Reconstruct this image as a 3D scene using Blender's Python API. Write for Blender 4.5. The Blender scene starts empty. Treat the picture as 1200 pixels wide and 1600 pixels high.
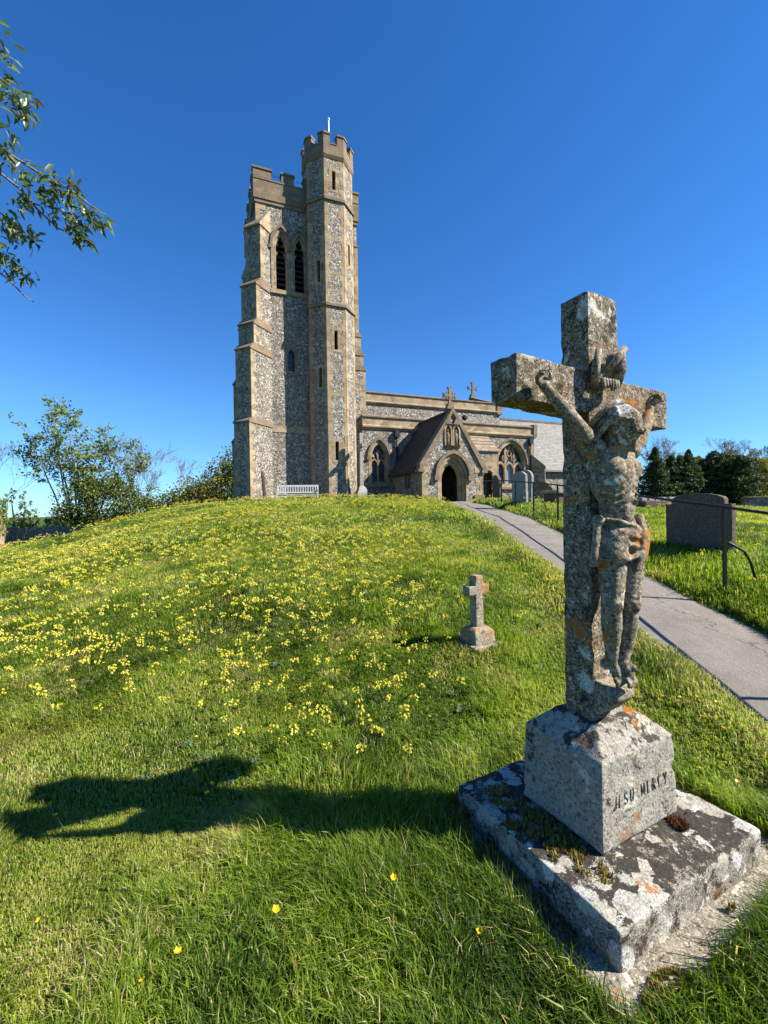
import bpy, bmesh, math, random
import numpy as np
from mathutils import Vector, Matrix, noise as mnoise

PI = math.pi
R = math.radians
scene = bpy.context.scene
COL = scene.collection
rng = np.random.RandomState(7)
random.seed(7)

# ------------------------------------------------------------------ object helpers
def link(o, parent=None):
    COL.objects.link(o)
    if parent is not None:
        o.parent = parent
    return o

def tag(o, label=None, cat=None, group=None, kind=None):
    if label: o['label'] = label
    if cat: o['category'] = cat
    if group: o['group'] = group
    if kind: o['kind'] = kind
    return o

def empty(name, loc=(0, 0, 0), rotz=0.0, rot=None):
    o = bpy.data.objects.new(name, None)
    o.empty_display_size = 0.2
    o.location = loc
    o.rotation_euler = rot if rot is not None else (0, 0, rotz)
    return link(o)

class MB:
    """collects polygons and links them as one mesh object"""
    def __init__(self, M=None):
        self.v, self.f, self.m, self.s = [], [], [], []
        self.mats = []
        self.M = M
    def mat(self, m):
        if m not in self.mats: self.mats.append(m)
        return self.mats.index(m)
    def add(self, verts, faces, m, smooth=False):
        o = len(self.v)
        if self.M is not None:
            verts = [tuple(self.M @ Vector(p)) for p in verts]
        self.v += [tuple(p) for p in verts]
        k = self.mat(m)
        for f in faces:
            self.f.append(tuple(i + o for i in f)); self.m.append(k); self.s.append(smooth)
    def box(self, x0, x1, y0, y1, z0, z1, m):
        v = [(x0,y0,z0),(x1,y0,z0),(x1,y1,z0),(x0,y1,z0),(x0,y0,z1),(x1,y0,z1),(x1,y1,z1),(x0,y1,z1)]
        self.add(v, [(0,3,2,1),(4,5,6,7),(0,1,5,4),(1,2,6,5),(2,3,7,6),(3,0,4,7)], m)
    def prism(self, poly, d, m, cap=True):
        """poly: list of 3-d points (ccw seen from the tip of -d), extruded by vector d"""
        n = len(poly); d = Vector(d)
        v = [Vector(p) for p in poly] + [Vector(p) + d for p in poly]
        f = [(i, (i+1) % n, n + (i+1) % n, n + i) for i in range(n)]
        if cap: f += [tuple(range(n-1, -1, -1)), tuple(range(n, 2*n))]
        self.add(v, f, m)
    def tube(self, pts, radii, m, n=6, smooth=True, cap=True):
        pts = [Vector(p) for p in pts]
        if not hasattr(radii, '__len__'): radii = [radii] * len(pts)
        v, f = [], []
        prev = None
        for i, p in enumerate(pts):
            t = (pts[min(i+1, len(pts)-1)] - pts[max(i-1, 0)])
            if t.length < 1e-9: t = Vector((0, 0, 1))
            t.normalize()
            a = prev if prev is not None else (Vector((0, 0, 1)) if abs(t.z) < .9 else Vector((1, 0, 0)))
            u = (a - t * a.dot(t)); u.normalize(); prev = u
            w = t.cross(u)
            for k in range(n):
                an = 2 * PI * k / n
                v.append(p + (u * math.cos(an) + w * math.sin(an)) * radii[i])
        for i in range(len(pts) - 1):
            for k in range(n):
                f.append((i*n+k, i*n+(k+1) % n, (i+1)*n+(k+1) % n, (i+1)*n+k))
        if cap:
            f.append(tuple(range(n-1, -1, -1))); f.append(tuple(range((len(pts)-1)*n, len(pts)*n)))
        self.add(v, f, m, smooth)
    def mesh(self, name):
        me = bpy.data.meshes.new(name)
        me.from_pydata(self.v, [], self.f)
        for m in self.mats: me.materials.append(m)
        me.polygons.foreach_set('material_index', self.m)
        me.polygons.foreach_set('use_smooth', self.s)
        me.update()
        return me
    def build(self, name, parent=None, fix=False):
        me = self.mesh(name)
        if fix: recalc(me)
        return link(bpy.data.objects.new(name, me), parent)

def recalc(me):
    bm = bmesh.new(); bm.from_mesh(me)
    bmesh.ops.recalc_face_normals(bm, faces=bm.faces)
    bm.to_mesh(me); bm.free()

def evaluated(o):
    dg = bpy.context.evaluated_depsgraph_get()
    dg.update()
    return bpy.data.meshes.new_from_object(o.evaluated_get(dg))

def cut(me, cutters):
    """boolean difference of mesh me with closed MB solids; reveals keep the cutter's material"""
    o = link(bpy.data.objects.new('tmp_wall', me)); tmp = [o]
    for c in cutters:
        cm = c.mesh('tmp_cut'); recalc(cm)
        co = link(bpy.data.objects.new('tmp_cut', cm)); tmp.append(co)
        md = o.modifiers.new('b', 'BOOLEAN'); md.operation = 'DIFFERENCE'; md.solver = 'EXACT'; md.object = co
        if hasattr(md, 'material_mode'): md.material_mode = 'TRANSFER'
    res = evaluated(o)
    for t in tmp: bpy.data.objects.remove(t)
    return res

def fast_mesh(name, verts, polys_sizes, loops, mats, mat_idx=None, attrs=None, smooth=False):
    """numpy mesh: verts (n,3), polygon sizes, flat vertex indices"""
    me = bpy.data.meshes.new(name)
    me.vertices.add(len(verts)); me.vertices.foreach_set('co', np.ascontiguousarray(verts, np.float32).ravel())
    me.loops.add(len(loops)); me.loops.foreach_set('vertex_index', np.ascontiguousarray(loops, np.int32))
    starts = np.concatenate([[0], np.cumsum(polys_sizes)[:-1]]).astype(np.int32)
    me.polygons.add(len(polys_sizes)); me.polygons.foreach_set('loop_start', starts)
    try: me.polygons.foreach_set('loop_total', np.ascontiguousarray(polys_sizes, np.int32))
    except Exception: pass
    for m in mats: me.materials.append(m)
    if mat_idx is not None: me.polygons.foreach_set('material_index', np.ascontiguousarray(mat_idx, np.int32))
    if smooth: me.polygons.foreach_set('use_smooth', np.ones(len(polys_sizes), bool))
    for k, a in (attrs or {}).items():
        at = me.attributes.new(k, 'FLOAT', 'POINT'); at.data.foreach_set('value', np.ascontiguousarray(a, np.float32))
    me.update(calc_edges=True)
    return me

# ------------------------------------------------------------------ value noise in numpy
_lat = np.random.RandomState(3).rand(256, 256)
def vnoise(x, y, s=1.0, seed=0):
    x = np.asarray(x, float) * s + seed * 17.31; y = np.asarray(y, float) * s + seed * 9.17
    xi = np.floor(x).astype(int); yi = np.floor(y).astype(int)
    fx = x - xi; fy = y - yi
    fx = fx*fx*(3-2*fx); fy = fy*fy*(3-2*fy)
    g = lambda a, b: _lat[a % 256, b % 256]
    return (g(xi, yi)*(1-fx) + g(xi+1, yi)*fx)*(1-fy) + (g(xi, yi+1)*(1-fx) + g(xi+1, yi+1)*fx)*fy
def fbm(x, y, s=1.0, seed=0, o=3):
    t = 0; a = .5; n = 0
    for k in range(o):
        t = t + a * vnoise(x, y, s * 2**k, seed + k); n += a; a *= .5
    return t / n
def sstep(a, b, x):
    t = np.clip((np.asarray(x, float) - a) / (b - a), 0, 1)
    return t*t*(3-2*t)

# ------------------------------------------------------------------ node helpers
class NT:
    def __init__(self, name):
        self.mat = bpy.data.materials.new(name); self.mat.use_nodes = True
        self.t = self.mat.node_tree; self.n = self.t.nodes; self.l = self.t.links
        self.bsdf = self.n['Principled BSDF']; self.out = self.n['Material Output']
        self._co = None
    def node(self, typ, **kw):
        nd = self.n.new(typ)
        for k, v in kw.items(): setattr(nd, k, v)
        return nd
    def set(self, sock, v):
        if hasattr(v, 'is_linked') or isinstance(v, bpy.types.NodeSocket): self.l.new(v, sock)
        else:
            if isinstance(v, (tuple, list)) and len(v) == 3 and sock.type == 'RGBA': v = (*v, 1)
            sock.default_value = v
    @property
    def co(self):
        if self._co is None: self._co = self.node('ShaderNodeTexCoord').outputs['Object']
        return self._co
    def mapping(self, scale=(1,1,1), loc=(0,0,0), rot=(0,0,0), co=None):
        m = self.node('ShaderNodeMapping'); self.l.new(co or self.co, m.inputs[0])
        m.inputs['Scale'].default_value = scale; m.inputs['Location'].default_value = loc; m.inputs['Rotation'].default_value = rot
        return m.outputs[0]
    def noise(self, scale, detail=3, rough=.55, co=None, dist=0.0, color=False):
        n = self.node('ShaderNodeTexNoise'); self.l.new(co or self.co, n.inputs['Vector'])
        n.inputs['Scale'].default_value = scale; n.inputs['Detail'].default_value = detail
        n.inputs['Roughness'].default_value = rough; n.inputs['Distortion'].default_value = dist
        return n.outputs['Color' if color else 'Fac']
    def voronoi(self, scale, feature='F1', out='Distance', co=None, rand=1.0):
        n = self.node('ShaderNodeTexVoronoi', feature=feature); self.l.new(co or self.co, n.inputs['Vector'])
        n.inputs['Scale'].default_value = scale; n.inputs['Randomness'].default_value = rand
        return n.outputs[out]
    def ramp(self, fac, stops, interp='LINEAR'):
        r = self.node('ShaderNodeValToRGB'); r.color_ramp.interpolation = interp
        el = r.color_ramp.elements
        while len(el) < len(stops): el.new(.5)
        for e, (p, c) in zip(el, stops):
            e.position = p; e.color = (*c, 1) if isinstance(c, (tuple, list)) else (c, c, c, 1)
        self.set(r.inputs[0], fac)
        return r.outputs[0]
    def mix(self, fac, a, b, blend='MIX'):
        m = self.node('ShaderNodeMix', data_type='RGBA', blend_type=blend)
        self.set(m.inputs[0], fac); self.set(m.inputs[6], a); self.set(m.inputs[7], b)
        return m.outputs[2]
    def math(self, op, a, b=0.0, c=0.0, clamp=False):
        m = self.node('ShaderNodeMath', operation=op, use_clamp=clamp)
        self.set(m.inputs[0], a); self.set(m.inputs[1], b); self.set(m.inputs[2], c)
        return m.outputs[0]
    def mrange(self, v, a, b, c=0.0, d=1.0):
        m = self.node('ShaderNodeMapRange'); self.set(m.inputs[0], v)
        for i, x in zip((1, 2, 3, 4), (a, b, c, d)): m.inputs[i].default_value = x
        return m.outputs[0]
    def attr(self, name):
        a = self.node('ShaderNodeAttribute', attribute_name=name); return a.outputs['Fac']
    def sep(self, v):
        s = self.node('ShaderNodeSeparateXYZ'); self.l.new(v, s.inputs[0]); return s.outputs
    def distort(self, amount, scale, co=None):
        """coordinates wobbled by noise"""
        c = co or self.co
        n = self.noise(scale, 3, .6, co=c, color=True)
        s = self.node('ShaderNodeVectorMath', operation='SUBTRACT'); self.l.new(n, s.inputs[0]); s.inputs[1].default_value = (.5, .5, .5)
        m = self.node('ShaderNodeVectorMath', operation='SCALE'); self.l.new(s.outputs[0], m.inputs[0]); m.inputs['Scale'].default_value = amount
        a = self.node('ShaderNodeVectorMath', operation='ADD'); self.l.new(c, a.inputs[0]); self.l.new(m.outputs[0], a.inputs[1])
        return a.outputs[0]
    def bump(self, h, strength=.5, dist=.01, normal=None):
        b = self.node('ShaderNodeBump'); self.set(b.inputs['Height'], h)
        b.inputs['Strength'].default_value = strength; b.inputs['Distance'].default_value = dist
        if normal is not None: self.l.new(normal, b.inputs['Normal'])
        return b.outputs[0]
    def finish(self, color, rough=.9, bump=None, spec=.25, metal=0.0):
        b = self.bsdf
        self.set(b.inputs['Base Color'], color); self.set(b.inputs['Roughness'], rough)
        b.inputs['Specular IOR Level'].default_value = spec; b.inputs['Metallic'].default_value = metal
        if bump is not None: self.l.new(bump, b.inputs['Normal'])
        return self.mat
    def leafy(self, color, trans=.35, rough=.55, tcol=None, spec=.3):
        """diffuse + translucent for thin leaves"""
        self.finish(color, rough, spec=spec)
        tr = self.node('ShaderNodeBsdfTranslucent'); self.set(tr.inputs[0], tcol if tcol is not None else color)
        mx = self.node('ShaderNodeMixShader'); mx.inputs[0].default_value = trans
        self.l.new(self.bsdf.outputs[0], mx.inputs[1]); self.l.new(tr.outputs[0], mx.inputs[2])
        self.l.new(mx.outputs[0], self.out.inputs[0])
        return self.mat

# ------------------------------------------------------------------ materials
def m_flat(name, c, rough=.8, var=.25, scale=20, spec=.25, metal=0.0, bump=.3, bd=.004):
    t = NT(name); n = t.noise(scale, 4)
    col = t.mix(n, tuple(x*(1-var) for x in c), tuple(min(1, x*(1+var)) for x in c))
    return t.finish(col, rough, t.bump(t.noise(scale*4, 3), bump, bd), spec, metal)

def m_flint():
    t = NT('flint_rubble')
    co = t.distort(.05, 9)
    v = t.voronoi(11.5, 'F1', 'Color', co=co)
    rnd = t.sep(v)
    edge = t.voronoi(11.5, 'DISTANCE_TO_EDGE', 'Distance', co=co)
    stone = t.ramp(rnd[0], [(0, (.018,.017,.016)), (.28, (.055,.048,.041)), (.46, (.15,.128,.102)), (.64, (.28,.245,.20)), (.82, (.43,.39,.33)), (1, (.66,.62,.55))], 'LINEAR')
    stone = t.mix(t.mrange(t.noise(45, 3), .35, .7, 0, .45), stone, (.28,.26,.24))
    stone = t.mix(t.mrange(rnd[1], .86, .9, 0, .7), stone, (.22,.13,.06))
    mort = t.mix(t.noise(30, 3), (.27,.235,.185), (.40,.36,.29))
    col = t.mix(t.mrange(edge, .022, .05, 0, 1), mort, stone)
    big = t.noise(.55, 4, .6)
    col = t.mix(t.mrange(big, .42, .68, 0, .45), col, (.15,.128,.092))
    crs = t.noise(1.0, 3, .6, co=t.mapping(scale=(.5,.5,3.2)))
    col = t.mix(t.mrange(crs, .5, .72, 0, .4), col, (.30,.25,.18))
    col = t.mix(t.mrange(t.noise(1.6, 4, .6, co=t.mapping(scale=(1.6,1.6,.25), loc=(4,4,4))), .56, .74, 0, .5), col, (.07,.062,.048))
    h = t.math('ADD', t.mrange(edge, 0, .22, 0, 1), t.math('MULTIPLY', t.noise(30, 3), .3))
    return t.finish(col, .62, t.bump(h, .9, .03), .35)

def m_lime(name='limestone', a=(.43,.335,.215), b=(.24,.172,.105), dark=.55):
    t = NT(name)
    n = t.noise(1.3, 5, .65); f = t.noise(14, 4, .6)
    # every block its own tone: cells about a course high
    cell = t.sep(t.voronoi(1.0, 'F1', 'Color', co=t.mapping(scale=(2.1, 2.1, 3.4))))
    col = t.mix(cell[0], a, b)
    col = t.mix(t.mrange(f, .35, .75, 0, .55), col, tuple(x*.72 for x in b))
    col = t.mix(t.mrange(n, .48, .75, 0, dark), col, (.12,.10,.075))
    col = t.mix(t.mrange(t.noise(5, 4, .6, dist=1), .60, .72, 0, .4), col, (.50,.45,.36))
    col = t.mix(t.mrange(t.noise(9, 3), .66, .74, 0, .4), col, (.36,.21,.06))
    return t.finish(col, .92, t.bump(t.noise(24, 5, .6), .55, .015), .15)

def m_roof(name, cols, sc_u, sc_v, axis_u=(1,0,0), moss=.3, rough=.75, strip=.35):
    """slates or tiles: courses run along object X, rows follow Z (height)"""
    t = NT(name)
    co = t.mapping(scale=(1,1,1), co=t.distort(.03, 3))
    br = t.node('ShaderNodeTexBrick'); s = t.sep(co)
    cx = t.node('ShaderNodeCombineXYZ')
    u = t.math('MULTIPLY', s[0] if axis_u == 'x' else s[1], sc_u); t.l.new(u, cx.inputs[0])
    t.l.new(t.math('MULTIPLY', s[2], sc_v), cx.inputs[1])
    t.l.new(cx.outputs[0], br.inputs['Vector'])
    br.inputs['Color1'].default_value = (*cols[0], 1); br.inputs['Color2'].default_value = (*cols[1], 1); br.inputs['Mortar'].default_value = (*[x*.25 for x in cols[0]], 1)
    br.inputs['Scale'].default_value = 1; br.inputs['Mortar Size'].default_value = .035; br.inputs['Brick Width'].default_value = .9; br.inputs['Row Height'].default_value = .5
    br.inputs['Mortar Smooth'].default_value = .3
    col = t.mix(t.mrange(t.noise(2.2, 5, .65), .4, .7, 0, strip), br.outputs['Color'], cols[2])
    col = t.mix(t.mrange(t.noise(7, 4, .7), .58, .7, 0, moss), col, cols[3])
    row = t.math('FRACT', t.math('MULTIPLY', s[2], sc_v*2))
    h = t.math('ADD', t.math('MULTIPLY', row, -.6), t.math('MULTIPLY', t.noise(12, 4), .6))
    h = t.math('SUBTRACT', h, t.math('MULTIPLY', br.outputs['Fac'], .6))
    return t.finish(col, rough, t.bump(h, .8, .03), .4)

def m_lichen(name, base=((.10,.088,.072),(.27,.235,.185)), black=.35, white=.4, orange=.3, pale=.0, patch=.0, green=.12, scale=1.0, topblack=0.0, bump=.7, grain=1.0, spot=None):
    t = NT(name)
    s = scale
    col = t.mix(t.mrange(t.noise(22*s, 6, .75), .30, .66), base[0], base[1])
    if pale: col = t.mix(t.mrange(t.noise(5*s, 4, .6), .35, .6, 0, pale), col, (.44,.41,.35))
    # brown and olive films in soft areas
    col = t.mix(t.mrange(t.noise(5.5*s, 4, .65), .54, .72, 0, green*2.4), col, (.17,.15,.05))
    col = t.mix(t.mrange(t.noise(9*s, 5, .7, co=t.mapping(loc=(3,1,7))), .56, .70, 0, min(1, orange*1.6)), col, (.23,.125,.045))
    # crust of pale and dark freckles, in two grain sizes
    dk = tuple(x*.28 for x in base[0])
    col = t.mix(t.mrange(t.noise(62*s, 4, .7), .53, .60, 0, .85*grain), col, dk)
    col = t.mix(t.mrange(t.noise(40*s, 5, .75, co=t.mapping(loc=(5,2,1))), .545, .60, 0, .8*grain), col, (.40,.365,.30))
    col = t.mix(t.mrange(t.noise(105*s, 3, .65), .58, .64, 0, .75*grain), col, (.56,.53,.46))
    # black crust
    nb = t.noise(9*s, 7, .78)
    if topblack:
        nz = t.sep(t.node('ShaderNodeNewGeometry').outputs['Normal'])[2]
        nb = t.math('ADD', nb, t.math('MULTIPLY', t.mrange(nz, .5, .95), topblack))
    bt = .64-black*.25
    col = t.mix(t.mrange(nb, bt, bt+.035, 0, .93), col, t.mix(t.noise(75*s, 3), (.012,.011,.010), (.060,.054,.045)))
    # white crust in ragged blots, breaking into crumbs at the edge
    nw = t.math('ADD', t.noise(5.5*s, 5, .7, dist=.3), t.math('MULTIPLY', t.math('SUBTRACT', t.noise(38*s, 4, .75), .5), .38))
    wcol = t.mix(t.noise(60*s, 4, .7), (.36,.33,.265), (.70,.665,.585))
    wt = .68-white*.20
    col = t.mix(t.mrange(nw, wt, wt+.035, 0, .92), col, wcol)
    # round crustose discs with eaten edges
    if patch:
        wob = t.distort(.055, 14*s)
        for k, sc in enumerate((5.2*s, 8.5*s)):
            cw = t.mapping(loc=(k*1.7, k*.6, 0), co=wob)
            vd = t.voronoi(sc, 'SMOOTH_F1' if k else 'F1', 'Distance', co=cw); vc = t.sep(t.voronoi(sc, 'F1', 'Color', co=cw))
            ed = t.math('ADD', vd, t.math('MULTIPLY', t.math('SUBTRACT', t.noise(70*s, 4, .75), .5), .30))
            disc = t.math('LESS_THAN', ed, t.mrange(vc[1], 0, 1, .22, .46))
            disc = t.math('MULTIPLY', disc, t.math('LESS_THAN', vc[0], patch))
            dc = t.mix(t.mrange(t.noise(80*s, 4, .75), .35, .62), (.22,.205,.165), t.mix(vc[2], (.40,.365,.28), (.74,.73,.69)))
            dc = t.mix(t.mrange(t.noise(24*s, 4), .56, .66, 0, .6), dc, (.10,.09,.075))
            col = t.mix(t.math('MULTIPLY', disc, .93), col, dc)
    if spot:                                    # one big rosette of white crust
        dv_ = t.node('ShaderNodeVectorMath', operation='DISTANCE'); t.l.new(t.distort(.04, 22), dv_.inputs[0]); dv_.inputs[1].default_value = spot[0]
        col = t.mix(t.mrange(dv_.outputs['Value'], spot[1], spot[1]+.006, .92, 0), col, t.mix(t.mrange(t.noise(80, 4, .75), .38, .6), (.20,.19,.165), (.66,.65,.62)))
    # orange lichen: small clustered crumbs
    no = t.math('ADD', t.noise(4.2*s, 3, .6, co=t.mapping(loc=(9,4,2))), t.math('MULTIPLY', t.math('SUBTRACT', t.noise(34*s, 5, .75), .5), .55))
    ot = .74-orange*.42
    ocol = t.mix(t.noise(70*s, 3), (.20,.075,.014), (.46,.20,.035))
    col = t.mix(t.mrange(no, ot, ot+.04, 0, .85), col, ocol)
    h = t.math('ADD', t.math('MULTIPLY', t.noise(30*s, 5, .7), 1.0), t.math('MULTIPLY', t.noise(110*s, 4, .7), .5))
    return t.finish(col, .95, t.bump(h, bump, .014), .1)

def m_ramp_attr(name, stops, trans=.35, rough=.5, attr='tint', tboost=1.35, spec=.3):
    t = NT(name)
    c = t.ramp(t.attr(attr), stops)
    tc = t.mix(1.0, c, (tboost, tboost*1.05, tboost*.55), 'MULTIPLY')
    return t.leafy(c, trans, rough, tc, spec)

FLINT = m_flint()
LIME = m_lime()
LIME2 = m_lime('limestone_weathered', (.25,.185,.125), (.165,.12,.08), .65)
TILE = m_roof('dark_clay_tile', ((.020,.019,.018),(.046,.044,.041),(.012,.012,.011),(.072,.070,.052)), 5.5, 3.2, 'y', .5)
SLATE = m_roof('grey_slate', ((.16,.152,.14),(.24,.228,.205),(.11,.107,.098),(.33,.31,.27)), 4.2, 3.6, 'x', .5, .7, .6)
SLABS = m_roof('stone_slab_roof', ((.20,.155,.105),(.28,.22,.15),(.14,.11,.075),(.34,.28,.20)), 1.6, 1.8, 'x', .3, .85)
DARK = m_flat('dark_interior', (.010,.009,.008), .9)
LOUVRE = m_flat('dark_louvre_slate', (.035,.036,.042), .6, .4, 6)
GLASS = m_flat('leaded_glass', (.022,.026,.034), .18, .5, 9, spec=.5, bump=.6, bd=.02)
LEADPALE = m_flat('pale_leaded_glass', (.20,.22,.25), .35, .4, 9, spec=.5)
IRON = m_flat('black_iron', (.007,.007,.008), .5, .3, 30, spec=.3)
LEADPIPE = m_flat('dark_downpipe', (.016,.017,.020), .5, .3, 8)
OAK = m_flat('dark_oak', (.035,.022,.013), .7, .4, 10)
TEAK = m_flat('silvered_teak', (.52,.50,.46), .8, .22, 14)
POLE = m_flat('white_painted_pole', (.80,.80,.80), .4, .06, 8)
GREYSTONE = m_lichen('pale_grey_stone', ((.17,.165,.15),(.34,.33,.30)), .12, .25, .04, pale=.3, green=.05)
CROSSSTONE = m_lichen('lichened_cross_stone', ((.044,.033,.022),(.25,.188,.118)), .28, .36, .27, green=.20, patch=.12, scale=1.15)
FIGSTONE = m_lichen('lichened_figure_stone', ((.062,.047,.032),(.30,.235,.155)), .12, .34, .25, green=.14, bump=.4, grain=.8, spot=((-.100,-.205,1.985), .048))
BLOCKSTONE = m_lichen('block_stone', ((.15,.135,.108),(.33,.30,.245)), .18, .30, .20, pale=.32, topblack=.15, green=.05, grain=.8)
PLINTHSTONE = m_lichen('plinth_stone', ((.10,.088,.07),(.30,.27,.21)), .42, .20, .14, patch=.62, topblack=.11, green=.06, scale=1.45)
SLABSTONE = m_lichen('footing_stone', ((.13,.11,.08),(.29,.25,.19)), .26, .24, .10, pale=.2, green=.12)
HEADSTONE = m_lichen('brown_headstone', ((.062,.048,.036),(.125,.098,.070)), .06, .0, .06, green=.08, bump=.3, grain=.25)
PALESTONE = m_lichen('white_headstone', ((.13,.128,.122),(.27,.265,.245)), .14, .22, .02, pale=.12, green=.06)
SMALLSTONE = m_lichen('small_cross_stone', ((.12,.10,.07),(.36,.30,.21)), .22, .24, .46, pale=.15, green=.05, scale=1.4)
CARVED = m_flat('carved_letter_shadow', (.12,.108,.088), .95, .4, 60)
BARK = m_flat('grey_bark', (.13,.105,.08), .95, .4, 12, bump=.8, bd=.02)
TWIG = m_flat('pale_twig', (.19,.155,.125), .8, .35, 30)
BARKD = m_flat('dark_bark', (.055,.045,.036), .95, .4, 10)
MOSS = m_ramp_attr('moss_cushion', [(0, (.09,.07,.012)), (.6, (.22,.165,.035)), (1, (.36,.27,.07))], .15, .9)
REDMOSS = m_ramp_attr('red_stonecrop', [(0, (.06,.018,.010)), (.6, (.13,.040,.022)), (1, (.18,.10,.04))], .2, .7)
# ------------------------------------------------------------------ terrain
CP = np.array([
 (0,0,0),(-3,1.5,0),(0,1.5,0),(3,1.0,0.0),(-2,2.5,0),(1,2.0,0),(.4,3,.06),(1.6,2.6,.06),
 (0,-4,-.6),(3.5,-4,-.6),(-5,-4,-.4),(-3,3.5,.03),(-5,3,-.03),(-3,5,.26),(-8,5,-.15),(-4,6,.33),
 (.87,4.2,.29),(0,4.2,.27),(0,6,.60),(0,8.5,1.0),(0,10.6,1.32),(0,15,1.82),(0,20,2.10),(0,24,2.12),(0,32,2.1),
 (-4,10,1.08),(-4,15,1.72),(-4,20,2.10),(-7.06,20,2.03),(-10.2,19,1.60),(-12.4,18,.74),(-14.1,16,.30),
 (-8,10,.48),(-9,14,.98),(-12,12,.12),(-12,30,.3),(-14,24,-.2),(-18,18,-.8),(-25,30,-.8),(-17,10,-.8),(-25,5,-1.6),(-14,4,-.6),
 (3.0,2.9,.17),(3.0,4.3,.40),(3.0,6,.67),(3.0,8.5,1.05),(3.0,10.6,1.34),(3.05,14.8,1.68),(3.4,19,1.84),(4.1,23.5,1.93),
 (3.85,4.9,.66),(4.7,6.5,.93),(4.0,8.6,1.20),(4.0,13,1.70),(4.2,17,1.90),(6,5,.86),(8,8,1.12),(6,13,1.52),(10,15,1.45),(14,20,1.42),(20,30,1.5),(30,42,1.5),
 (4.6,3,.40),(8,3,.45),(14,6,.7),(7,22,1.95),(10,25,1.95),(16,28,1.8),(-8,40,.8),(4,45,1.6),(20,55,1.5),(-30,55,-1.6),(40,20,1.2),(40,60,1.2),(-45,20,-2.0)], float)
def _tps_fit(c, lam=.02):
    n = len(c); d = np.hypot(c[:,None,0]-c[None,:,0], c[:,None,1]-c[None,:,1])
    K = d + lam*np.eye(n)*-1      # linear kernel: stiff, no overshoot far away
    P = np.c_[np.ones(n), c[:, :2]]
    A = np.zeros((n+3, n+3)); A[:n,:n] = K; A[:n,n:] = P; A[n:,:n] = P.T
    return np.linalg.solve(A, np.r_[c[:,2], 0, 0, 0])
# smooth kernel: r^2 log r within, fitted on scaled coordinates
def _k(r): return np.where(r > 1e-9, r*r*np.log(np.maximum(r, 1e-9)), 0)
_n = len(CP)
_S = 10.0
_d = np.hypot(CP[:,None,0]-CP[None,:,0], CP[:,None,1]-CP[None,:,1]) / _S
_A = np.zeros((_n+3, _n+3)); _P = np.c_[np.ones(_n), CP[:, :2]/_S]
_A[:_n,:_n] = _k(_d) + .004*np.eye(_n); _A[:_n,_n:] = _P; _A[_n:,:_n] = _P.T
_w = np.linalg.solve(_A, np.r_[CP[:,2], 0, 0, 0])

PATH_Y = np.array([-12, -4, 1.0, 2.9, 4.26, 6.0, 8.5, 10.6, 14.8, 19, 22, 23.8])
PATH_Z = np.array([-1.6, -.75, -.08, .17, .40, .67, 1.05, 1.34, 1.68, 1.84, 1.90, 1.93])
def path_mid(y):
    return np.interp(y, [-12, 2, 8, 14, 18, 21, 24], [3.26, 3.01, 2.99, 2.97, 3.1, 3.55, 4.15])
def path_half(y):
    return np.interp(y, [-12, 3, 8, 16, 22, 24], [.60, .59, .58, .58, .7, .8])

def height(x, y):
    x = np.asarray(x, float); y = np.asarray(y, float); shp = x.shape
    X = x.ravel(); Y = y.ravel(); out = np.empty(len(X))
    for i in range(0, len(X), 60000):
        xs, ys = X[i:i+60000], Y[i:i+60000]
        # far away hold the shape at a 55 m ring, then settle to gentle country
        r = np.hypot(xs, ys-12); k = np.minimum(1, 50/np.maximum(r, 1e-6))
        xc = xs*k; yc = 12+(ys-12)*k
        d = np.hypot(xc[:,None]-CP[None,:,0], yc[:,None]-CP[None,:,1]) / _S
        h = _k(d) @ _w[:_n] + _w[_n] + _w[_n+1]*xc/_S + _w[_n+2]*yc/_S
        far = -9.0*(1-sstep(-60, 60, xs)) - 1.5
        h = h*(1-sstep(50, 260, r)) + far*sstep(50, 260, r)
        h = h + (fbm(xs, ys, .8, 5) - .5)*.035*(1-sstep(20, 60, r)) 
        # level under the path, with soft shoulders
        pz = np.interp(ys, PATH_Y, PATH_Z)
        dx = np.abs(xs - path_mid(ys)) - path_half(ys)
        wgt = (1 - sstep(0.0, .55, dx)) * (ys < 24.5)
        h = h*(1-wgt) + (pz + .02 + .05*sstep(-.02, .25, dx))*wgt
        h = h - .05*(1-sstep(-.10, -.02, dx))*(ys < 24.5)
        out[i:i+60000] = h
    return out.reshape(shp)
def h1(x, y): return float(height(np.array([x]), np.array([y]))[0])

def m_ground():
    t = NT('turf')
    n = t.noise(2.2, 5, .6); f = t.noise(60, 4, .7); g = t.noise(14, 4, .6)
    col = t.mix(t.mrange(n, .3, .7), (.050,.080,.012), (.095,.125,.020))
    col = t.mix(t.mrange(f, .35, .7, 0, .8), col, (.022,.034,.007))
    col = t.mix(t.mrange(g, .58, .75, 0, .5), col, (.12,.105,.035))
    return t.finish(col, .95, t.bump(f, .8, .03), .1)
TURF = m_ground()

def spaced(c, s, a, n):
    return c + s*np.sinh(np.linspace(-a, a, n))
gx = spaced(.6, 5.0, 6.68, 330); gy = spaced(7.0, 5.0, 6.68, 330)
GX, GY = np.meshgrid(gx, gy)
GZ = height(GX, GY)
nv = np.c_[GX.ravel(), GY.ravel(), GZ.ravel()]
ny, nx = GX.shape
idx = np.arange(nx*ny).reshape(ny, nx)
q = np.stack([idx[:-1,:-1], idx[:-1,1:], idx[1:,1:], idx[1:,:-1]], -1).reshape(-1, 4)
me = fast_mesh('ground', nv, np.full(len(q), 4), q.ravel(), [TURF], smooth=True)
tag(link(bpy.data.objects.new('ground', me)), kind='structure', label='grassy mound rising towards the flint church', cat='ground')

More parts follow.
